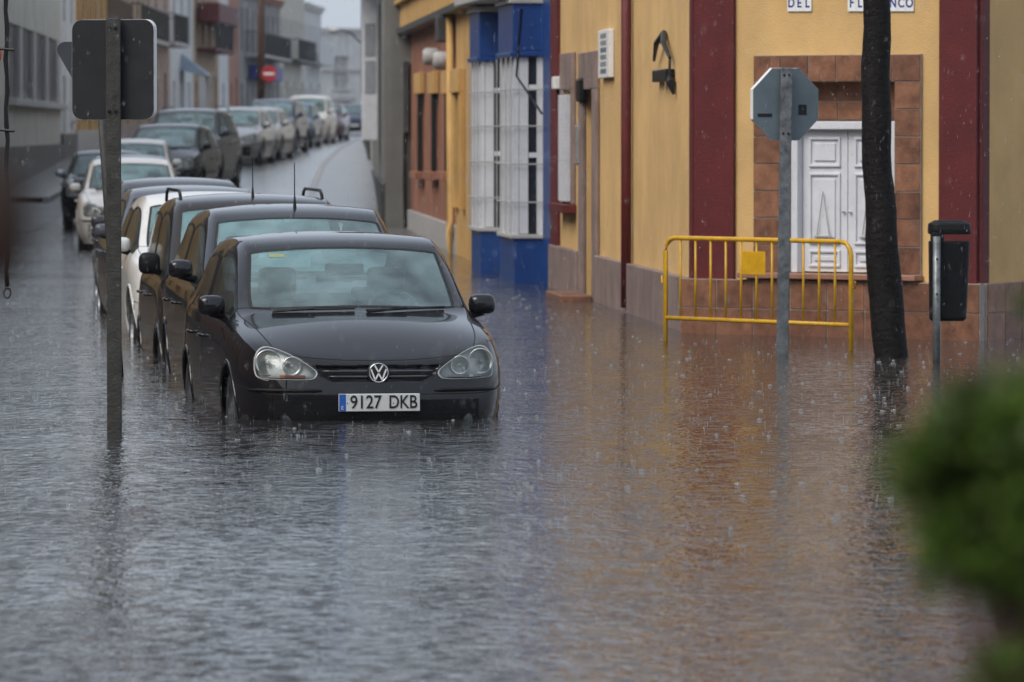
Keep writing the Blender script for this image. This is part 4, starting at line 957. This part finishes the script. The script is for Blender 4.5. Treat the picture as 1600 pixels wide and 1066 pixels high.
q = MB(); q.prism(rounded_rect(.09, .07, .03), -.0135, -.0125, lambda a, b, d: Ms @ Vector((a + .185, d, b - .02))); q.build('sticker', M_ink, pn)
for z in (2.3, 2.8):
    for x in (-.025, .012): q = MB(); q.lathe([(0, .0), (.012, 0), (.012, .008), (0, .010)], 8, Matrix.Translation((x, -.02, z)) @ Matrix.Rotation(R(90), 4, 'X')); q.build('bolt', M_iron, r_)
# triangular sign on the leaning post behind
p = Vector((-2.93, 42.7, -.30)); r_ = empty('road_sign', p, 'back of an inverted triangular sign on a leaning post, mostly hidden by the rectangular sign', 'road sign')
q = MB(); q.tube([(0, 0, 0), (-.19, .0, 2.95)], .034, 10); q.build('post', M_rust, r_, True)
tri = []
for a in (30, 150, 270):
    cx, cy = .30 * math.cos(R(a)), .30 * math.sin(R(a))
    for k in range(5): b = R(a - 60 + 30 * k); tri.append((cx + .06 * math.cos(b), cy + .06 * math.sin(b)))
q = MB(); q.prism(tri, .04, .055, lambda a, b, d: Vector((a - .165, d, b + 2.60))); q.build('sign_panel', mat('slate_sign_back', (.06, .065, .075), .5, .2), r_)
# octagonal sign, seen from the back
p = Vector((2.215, 46.7, -.30)); r_ = empty('road_sign', p, 'grey back of an octagonal sign on a galvanised post before the corner house', 'road sign')
q = MB(); Mp = Matrix.Rotation(R(.8), 4, 'Y'); q.box(-.048, .048, -.025, .025, 0, 2.66, Mp); q.build('post', M_galv, r_, bevel=.006)
Ms = Matrix.Translation((.03, .065, 2.36)) @ Matrix.Rotation(R(22), 4, 'Z')
oc = [(.318 * math.cos(R(22.5 + 45 * k)), .318 * math.sin(R(22.5 + 45 * k))) for k in range(8)]
q = MB(); q.prism(oc, -.010, -.008, lambda a, b, d: Ms @ Vector((a, d, b))); pn = q.build('sign_panel', M_signg, r_)
q = MB(); n = 8; q.v = [tuple(Ms @ Vector((a * k, d, b * k))) for k, d in ((1.004, -.0078), (1.006, -.0078), (1.014, .04), (1.0, .04)) for a, b in oc]
for i in range(3):
    for k in range(n): q.f.append((i * n + k, i * n + (k + 1) % n, (i + 1) * n + (k + 1) % n, (i + 1) * n + k))
q.build('rim', M_edge, pn)
for (x, z, w, h_, m_) in ((.15, -.045, .075, .085, M_ink), (-.19, -.09, .13, .028, M_signd)):
    q = MB(); q.prism([(x - w / 2, z - h_ / 2), (x + w / 2, z - h_ / 2), (x + w / 2, z + h_ / 2), (x - w / 2, z + h_ / 2)], -.0125, -.0115, lambda a, b, d: Ms @ Vector((a, d, b))); q.build('sticker', m_, pn)
for z in (2.12, 2.6):
    for x in (-.02, .02): q = MB(); q.lathe([(0, 0), (.011, 0), (.011, .007), (0, .009)], 8, Matrix.Translation((x + z * .014, -.025, z)) @ Matrix.Rotation(R(90), 4, 'X')); q.build('bolt', M_iron, r_)
# yellow crowd barrier
A = Vector((1.342, 49.7, 0)); B = Vector((2.85, 47.8, 0)); dv = B - A; Lb = dv.length
r_ = empty('crowd_barrier', (A.x, A.y, -.28), 'yellow steel crowd barrier standing in the water before the corner window', 'barrier', rz=math.atan2(dv.y, dv.x))
zt, zbm = 1.19, .49; rc = .12
pts = [(0, 0, 0), (0, 0, zt - rc)] + [(rc - rc * math.cos(R(a)), 0, zt - rc + rc * math.sin(R(a))) for a in (30, 60, 90)] + [(Lb - rc + rc * math.sin(R(a)), 0, zt - rc + rc * math.cos(R(a))) for a in (0, 30, 60, 90)] + [(Lb, 0, 0)]
q = MB(); q.tube(pts, .021, 10); fm = q.build('frame', M_yelp, r_, True)
q = MB(); q.tube([(0, 0, zbm), (Lb, 0, zbm)], .019, 10); q.build('bottom_rail', M_yelp, r_, True)
for k in range(1, 12):
    x = Lb * k / 12; q = MB(); q.tube([(x, 0, zbm), (x, 0, zt)], .0105, 8); q.build('bar', M_yelp, r_, True)
x = Lb * .49; q = MB(); q.box(x - .155, x + .155, -.016, -.012, .89, 1.09); q.build('plate', M_yelp, r_, bevel=.002)
for x, s_ in ((0, -1), (Lb, 1)): q = MB(); q.tube([(x, 0, .80), (x + s_ * .05, 0, .80), (x + s_ * .05, 0, .86)], .009, 6); q.build('hook', M_yelp, r_, True)
for x in (0, Lb): q = MB(); q.tube([(x, -.28, .01), (x, -.1, .05), (x, .1, .05), (x, .28, .01)], .018, 8); q.build('foot', M_yelp, r_, True)
# litter bin
r_ = empty('litter_bin', (3.39, 45.4, -.30), 'black plastic litter bin with domed lid on a grey post', 'litter bin')
q = MB(); q.tube([(0, 0, 0), (0, 0, 1.30)], .031, 12); q.build('post', M_galv, r_, True)
def rr_loft(secs, name, m_, parent):
    q = MB(); n = None
    for cx, cy, w, d, z in secs:
        o_ = rounded_rect(w, d, min(w, d) * .28); n = len(o_); q.v += [(cx + a, cy + b, z) for a, b in o_]
    for i in range(len(secs) - 1):
        for k in range(n): q.f.append((i * n + k, i * n + (k + 1) % n, (i + 1) * n + (k + 1) % n, (i + 1) * n + k))
    q.f.append(tuple(range(n))[::-1]); q.f.append(tuple((len(secs) - 1) * n + k for k in range(n)))
    return q.build(name, m_, parent, bevel=.008)
rr_loft([(.10, .20, .26, .24, .62), (.105, .20, .29, .27, .64), (.115, .20, .325, .30, 1.24), (.115, .20, .325, .30, 1.26)], 'bin_body', M_black, r_)
q = MB(); q.box(-.035, .06, .04, .24, 1.24, 1.33); q.build('lid_support', M_black, r_, bevel=.01)
rr_loft([(.115, .19, .335, .30, 1.315), (.115, .19, .34, .31, 1.35), (.115, .19, .33, .30, 1.40), (.115, .19, .24, .2, 1.425), (.115, .19, .10, .08, 1.432)], 'bin_lid', M_black, r_)
for z in (1.12, .84): q = MB(); q.lathe([(0, 0), (.009, 0), (.009, .006), (0, .008)], 8, Matrix.Translation((0, -.031, z)) @ Matrix.Rotation(R(90), 4, 'X')); q.build('bolt', M_iron, r_)
# palm with dark wet trunk
r_ = empty('palm_tree', (3.09, 46.3, -.32), 'dark wet leaning palm trunk standing in the water beside the litter bin', 'palm tree')
M_bark = mat('wet_bark', (.011, .009, .008), .65, var=.45, scale=9, bump=.6, bscale=26, stretch=(1, 1, 3), spec=.2)
ctl = [(0, 0, .155), (.32, .0, .137), (.6, -.025, .140), (.92, -.06, .142), (1.4, -.085, .128), (1.85, -.115, .118), (2.2, -.13, .122), (2.7, -.13, .118), (3.2, -.125, .108), (4.2, -.14, .104), (5.4, -.17, .10), (6.9, -.2, .11)]
q = MB(); pts = []; rs = []
for i in range(70):
    z = 6.9 * i / 69; x = interp([(c[0], c[1]) for c in ctl], z); rr = interp([(c[0], c[2]) for c in ctl], z)
    pts.append((x + .006 * math.sin(z * 9), .006 * math.cos(z * 7), z)); rs.append(rr * (1 + .010 * (1 if i % 2 else -1) + random.uniform(-.012, .012)))
q.tube(pts, rs, 16); q.build('trunk', M_bark, r_, True)
q = MB(); M_frond = mat('palm_frond', (.03, .06, .018), .5, var=.4, scale=6)
for i in range(22):
    a = 2 * math.pi * i / 22 + random.uniform(-.1, .1); el = random.uniform(-.1, 1.1); Lf = random.uniform(1.5, 1.9); last = None
    for k in range(15):
        t = k / 14; rr = Lf * t * math.cos(el * (1 - t * .5)); zz = 6.9 + Lf * (math.sin(el) * t - .75 * t * t); c = Vector((-.2 + rr * math.cos(a), rr * math.sin(a), zz))
        if last is not None:
            d = (c - last).normalized(); sd = d.cross(Vector((0, 0, 1))).normalized()
            q.tube([last, c], .008, 4, False)
            for s_ in (1, -1):
                tip = c + sd * s_ * .34 * math.sin(math.pi * (.12 + .8 * t)) + d * .12 - Vector((0, 0, .10)); q.add([c, c + d * .035, tip], [(0, 1, 2)])
        last = c
q.build('crown', M_frond, r_)
# cord hanging at the left edge
r_ = empty('cord_post', (-3.85, 35.2, -.32), 'black cord with clips and end ring hanging at the left edge', 'hanging cord')
q = MB(); q.tube([(0, 0, 0), (0, 0, 4.4), (.2, -.05, 4.5), (.78, -.1, 4.5)], .035, 8); q.build('post', M_iron, r_, True)
q = MB(); pts = [(.735 + .006 * math.sin(k * 1.9), -.1, 4.5 - k * .1) for k in range(34)]; q.tube(pts, [.013 + .003 * (k % 2) for k in range(34)], 7); q.build('cord', M_iron, r_, True)
for z in (2.67, 2.17): q = MB(); q.tube([(.66, -.1, z), (.785, -.12, z - .01)], .010, 6); q.build('clip', M_iron, r_)
q = MB(); q.tube([(.735 + .022 * math.cos(k * math.pi / 6), -.1 + .02 * math.sin(k * math.pi / 6), 1.16 + .03 * math.sin(k * math.pi / 6)) for k in range(13)], .006, 5, False); q.build('ring', M_iron, r_)
q = MB(); q.tube([(0, 0, 2.64), (.66, .2, 2.64)], .012, 6); q.build('reflector_arm', M_iron, r_)
q = MB(); q.lathe([(0, -.01), (.10, -.01), (.105, 0), (.10, .01), (0, .01)], 20, Matrix.Translation((.575, .2, 2.64)) @ Matrix.Rotation(R(90), 4, 'X')); q.build('reflector', mat('orange_reflector', (.55, .10, .03), .4), r_, True)
# far street furniture
r_ = empty('no_entry_sign', (-8.53, 200, gz(200)), 'red no entry sign on a thin pole far up the street', 'road sign')
q = MB(); q.tube([(0, .04, 0), (0, .04, 2.8)], .03, 8); q.build('post', M_galv, r_)
q = MB(); q.lathe([(0, -.01), (.28, -.01), (.28, .01), (0, .01)], 28, Matrix.Translation((0, 0, 2.5)) @ Matrix.Rotation(R(90), 4, 'X')); dk = q.build('sign_disc', mat('sign_red', (.42, .018, .03), .4), r_)
q = MB(); q.box(-.19, .19, -.016, -.011, 2.455, 2.545); q.build('white_bar', M_white, dk)
r_ = empty('utility_pole', (-9.0, 204, gz(204)), 'dark wooden utility pole beside the no entry sign', 'utility pole')
q = MB(); q.tube([(0, 0, 0), (.05, 0, 8.6)], [.16, .11], 10); q.build('pole', M_brown, r_, True)
q = MB(); q.box(-.5, .5, -.05, .05, 8.1, 8.2); q.build('crossarm', M_brown, r_)
for i, (x, y2, z2, lab) in enumerate(((-4.9, 186, 8.3, 'upper overhead cable sagging across the far street'), (-4.75, 180, 7.4, 'lower overhead cable sagging across the far street'))):
    a = Vector((-8.95, 204, gz(204) + 8.2 - i * .25)); b = Vector((x, y2, z2)); q = MB()
    q.tube([a.lerp(b, k / 16) - Vector((0, 0, .55 * math.sin(math.pi * k / 16))) for k in range(17)], .022, 5); tag(q.build('overhead_cable', M_iron), lab, 'cable')
q = MB(); q.tube([e_.p(38, 4.6, .0), e_.p(38, 5.1, .5), e_.p(38, 5.2, .9)], .03, 6); la = e_.put(q, 'lamp_arm', M_iron); q = MB(); q.ball(e_.p(38, 5.17, 1.05), .2, .3, .09); e_.put(q, 'lamp_head', M_lgrey, la, smooth=True)

# ------------------------------------------------------------------ near foliage, far out of focus
def leaf_shrub(name, label, lobes, n, base, size, m_):
    c0 = Vector(base); r_ = empty(name, c0, label, 'shrub'); q = MB()
    for i in range(n):
        c, rad = random.choices(lobes, [l[1] ** 2 for l in lobes])[0]
        d = Vector((random.gauss(0, 1), random.gauss(0, 1), random.gauss(0, 1))).normalized(); p = Vector(c) + d * rad * random.uniform(.45, 1.05) ** .6 - c0
        a = (d + Vector((0, 0, .7)) + Vector((random.uniform(-.6, .6),) * 3)).normalized(); b = a.cross(Vector((random.gauss(0, 1), random.gauss(0, 1), random.gauss(0, 1)))).normalized(); s_ = size * random.uniform(.6, 1.4)
        q.add([p, p + a * s_ * .5 + b * s_ * .2, p + a * s_, p + a * s_ * .5 - b * s_ * .2], [(0, 1, 2, 3)])
    tag(q.build('foliage', m_, r_), kind='stuff')
    for i, (c, rad) in enumerate(lobes[:12]):
        e = Vector(c) - c0; s = MB(); s.tube([(0, 0, 0), (e.x * .25, e.y * .25, e.z * .55), (e.x * .7, e.y * .7, e.z * .85), tuple(e)], [.02, .014, .008, .003], 6); s.build('stem', M_brown, r_, True)
    return r_
M_leaf = mat('shrub_leaf', (.115, .195, .025), .5, var=.65, scale=22)
k = 5.6 / FP
def near(px, py, y=5.6, dy=0): v_ = at(px, py, y); v_.y += dy; return tuple(v_)
lob = [(near(1480, 735), 75 * k), (near(1438, 745), 45 * k), (near(1510, 650), 30 * k), (near(1580, 690), 88 * k), (near(1545, 820), 100 * k), (near(1610, 860), 95 * k), (near(1600, 1070), 62 * k), (near(1640, 480), 38 * k), (near(1760, 760, 5.6, .05), 170 * k), (near(1800, 1000, 5.6, .05), 210 * k), (near(1780, 1300, 5.6, .05), 240 * k)]
sub = []
for c, rad in lob:
    for i in range(9):
        d = Vector((random.gauss(0, 1), random.gauss(0, .6), random.gauss(0, 1))).normalized(); sub.append((tuple(Vector(c) + d * rad * random.uniform(.8, 1.15)), rad * random.uniform(.2, .42)))
lob = [(c, r * .85) for c, r in lob] + sub
leaf_shrub('garden_shrub', 'blurred dark green shrub close to the camera at the right edge', lob, 20000, (.64, 5.62, .06), .020, M_leaf)
r_ = empty('bare_sapling', (-.62, 4.0, .12), 'blurred dark brown leaf on a bare twig at the left edge', 'sapling')
q = MB(); q.tube([(0, 0, 0), (.02, 0, .9), (.0, 0, 1.9)], [.012, .009, .005], 6); q.build('stem', M_brown, r_, True)
q = MB(); q.tube([(0, 0, 1.85), (.12, 0, 1.80), (.25, 0, 1.70)], .003, 5); q.build('twig', M_brown, r_)
q = MB(); q.ball((.252, 0, 1.655), .030, .012, .046, 10, 8); q.build('leaf', mat('dead_leaf', (.03, .012, .006), .7, var=.3), r_, True)

# ------------------------------------------------------------------ rain, splashes, haze
M_drop = mat('rain_water', (.9, .93, .95), .03, var=.02, trans=.85, ior=1.33)
q = MB()
for i in range(5000):
    y = 13 + 57 * random.random() ** .8; x = random.uniform(-.094, .094) * y; z = random.uniform(.02, CH + .026 * y); r0 = random.uniform(.0005, .0010); h = random.uniform(.009, .017)
    t = h * .12
    q.add([(x, y, z - h), (x + r0, y, z), (x, y + r0, z), (x - r0, y, z), (x, y - r0, z), (x + t, y, z + h)], [(0, 2, 1), (0, 3, 2), (0, 4, 3), (0, 1, 4), (5, 1, 2), (5, 2, 3), (5, 3, 4), (5, 4, 1)])
tag(q.build('rain', M_drop), kind='stuff')
q = MB()
for i in range(4200):
    y = 23 + 48 * random.random() ** .75; x = random.uniform(-.093, .093) * y
    if y > 50 and x > 1.4 - (y - 51) * .07: continue
    h = random.uniform(.005, .018) * min(1, .45 + (y - 19) / 40); r0 = random.uniform(.0015, .0035)
    q.add([(x + r0, y, 0), (x, y + r0, 0), (x - r0, y, 0), (x, y - r0, 0), (x, y, h)], [(0, 1, 4), (1, 2, 4), (2, 3, 4), (3, 0, 4)])
    if i % 9 == 0:
        R0 = random.uniform(.007, .016); n = 10
        vs = []
        for k_ in range(n):
            a = 2 * math.pi * k_ / n; ca, sa = math.cos(a), math.sin(a)
            vs += [(x + (R0 - .004) * ca, y + (R0 - .004) * sa, -.001), (x + R0 * ca, y + R0 * sa, random.uniform(.002, .006)), (x + (R0 + .004) * ca, y + (R0 + .004) * sa, -.001)]
        q.add(vs, [f_ for k_ in range(n) for f_ in ((3 * k_, 3 * k_ + 1, (3 * k_ + 4) % (3 * n), (3 * k_ + 3) % (3 * n)), (3 * k_ + 1, 3 * k_ + 2, (3 * k_ + 5) % (3 * n), (3 * k_ + 4) % (3 * n)))])
    if i % 2 == 0:
        z = h + random.uniform(.006, .02); r1 = random.uniform(.0012, .0026)
        q.add([(x, y, z - r1), (x + r1, y, z), (x, y + r1, z), (x - r1, y, z), (x, y - r1, z), (x, y, z + r1)], [(0, 2, 1), (0, 3, 2), (0, 4, 3), (0, 1, 4), (5, 1, 2), (5, 2, 3), (5, 3, 4), (5, 4, 1)])
tag(q.build('rain_splashes', M_drop), kind='stuff')
hz_ = bpy.data.materials.new('rain_haze'); hz_.use_nodes = True; nt = hz_.node_tree; nt.nodes.clear(); ho = nt.nodes.new('ShaderNodeOutputMaterial'); pv = nt.nodes.new('ShaderNodeVolumePrincipled')
pv.inputs['Color'].default_value = (.80, .83, .88, 1); pv.inputs['Density'].default_value = .00017; pv.inputs['Anisotropy'].default_value = .1; nt.links.new(pv.outputs[0], ho.inputs['Volume'])
q = MB(); q.box(-625, 625, -230, 1330, -1.9, 11.5); tag(q.build('haze', hz_), kind='stuff')
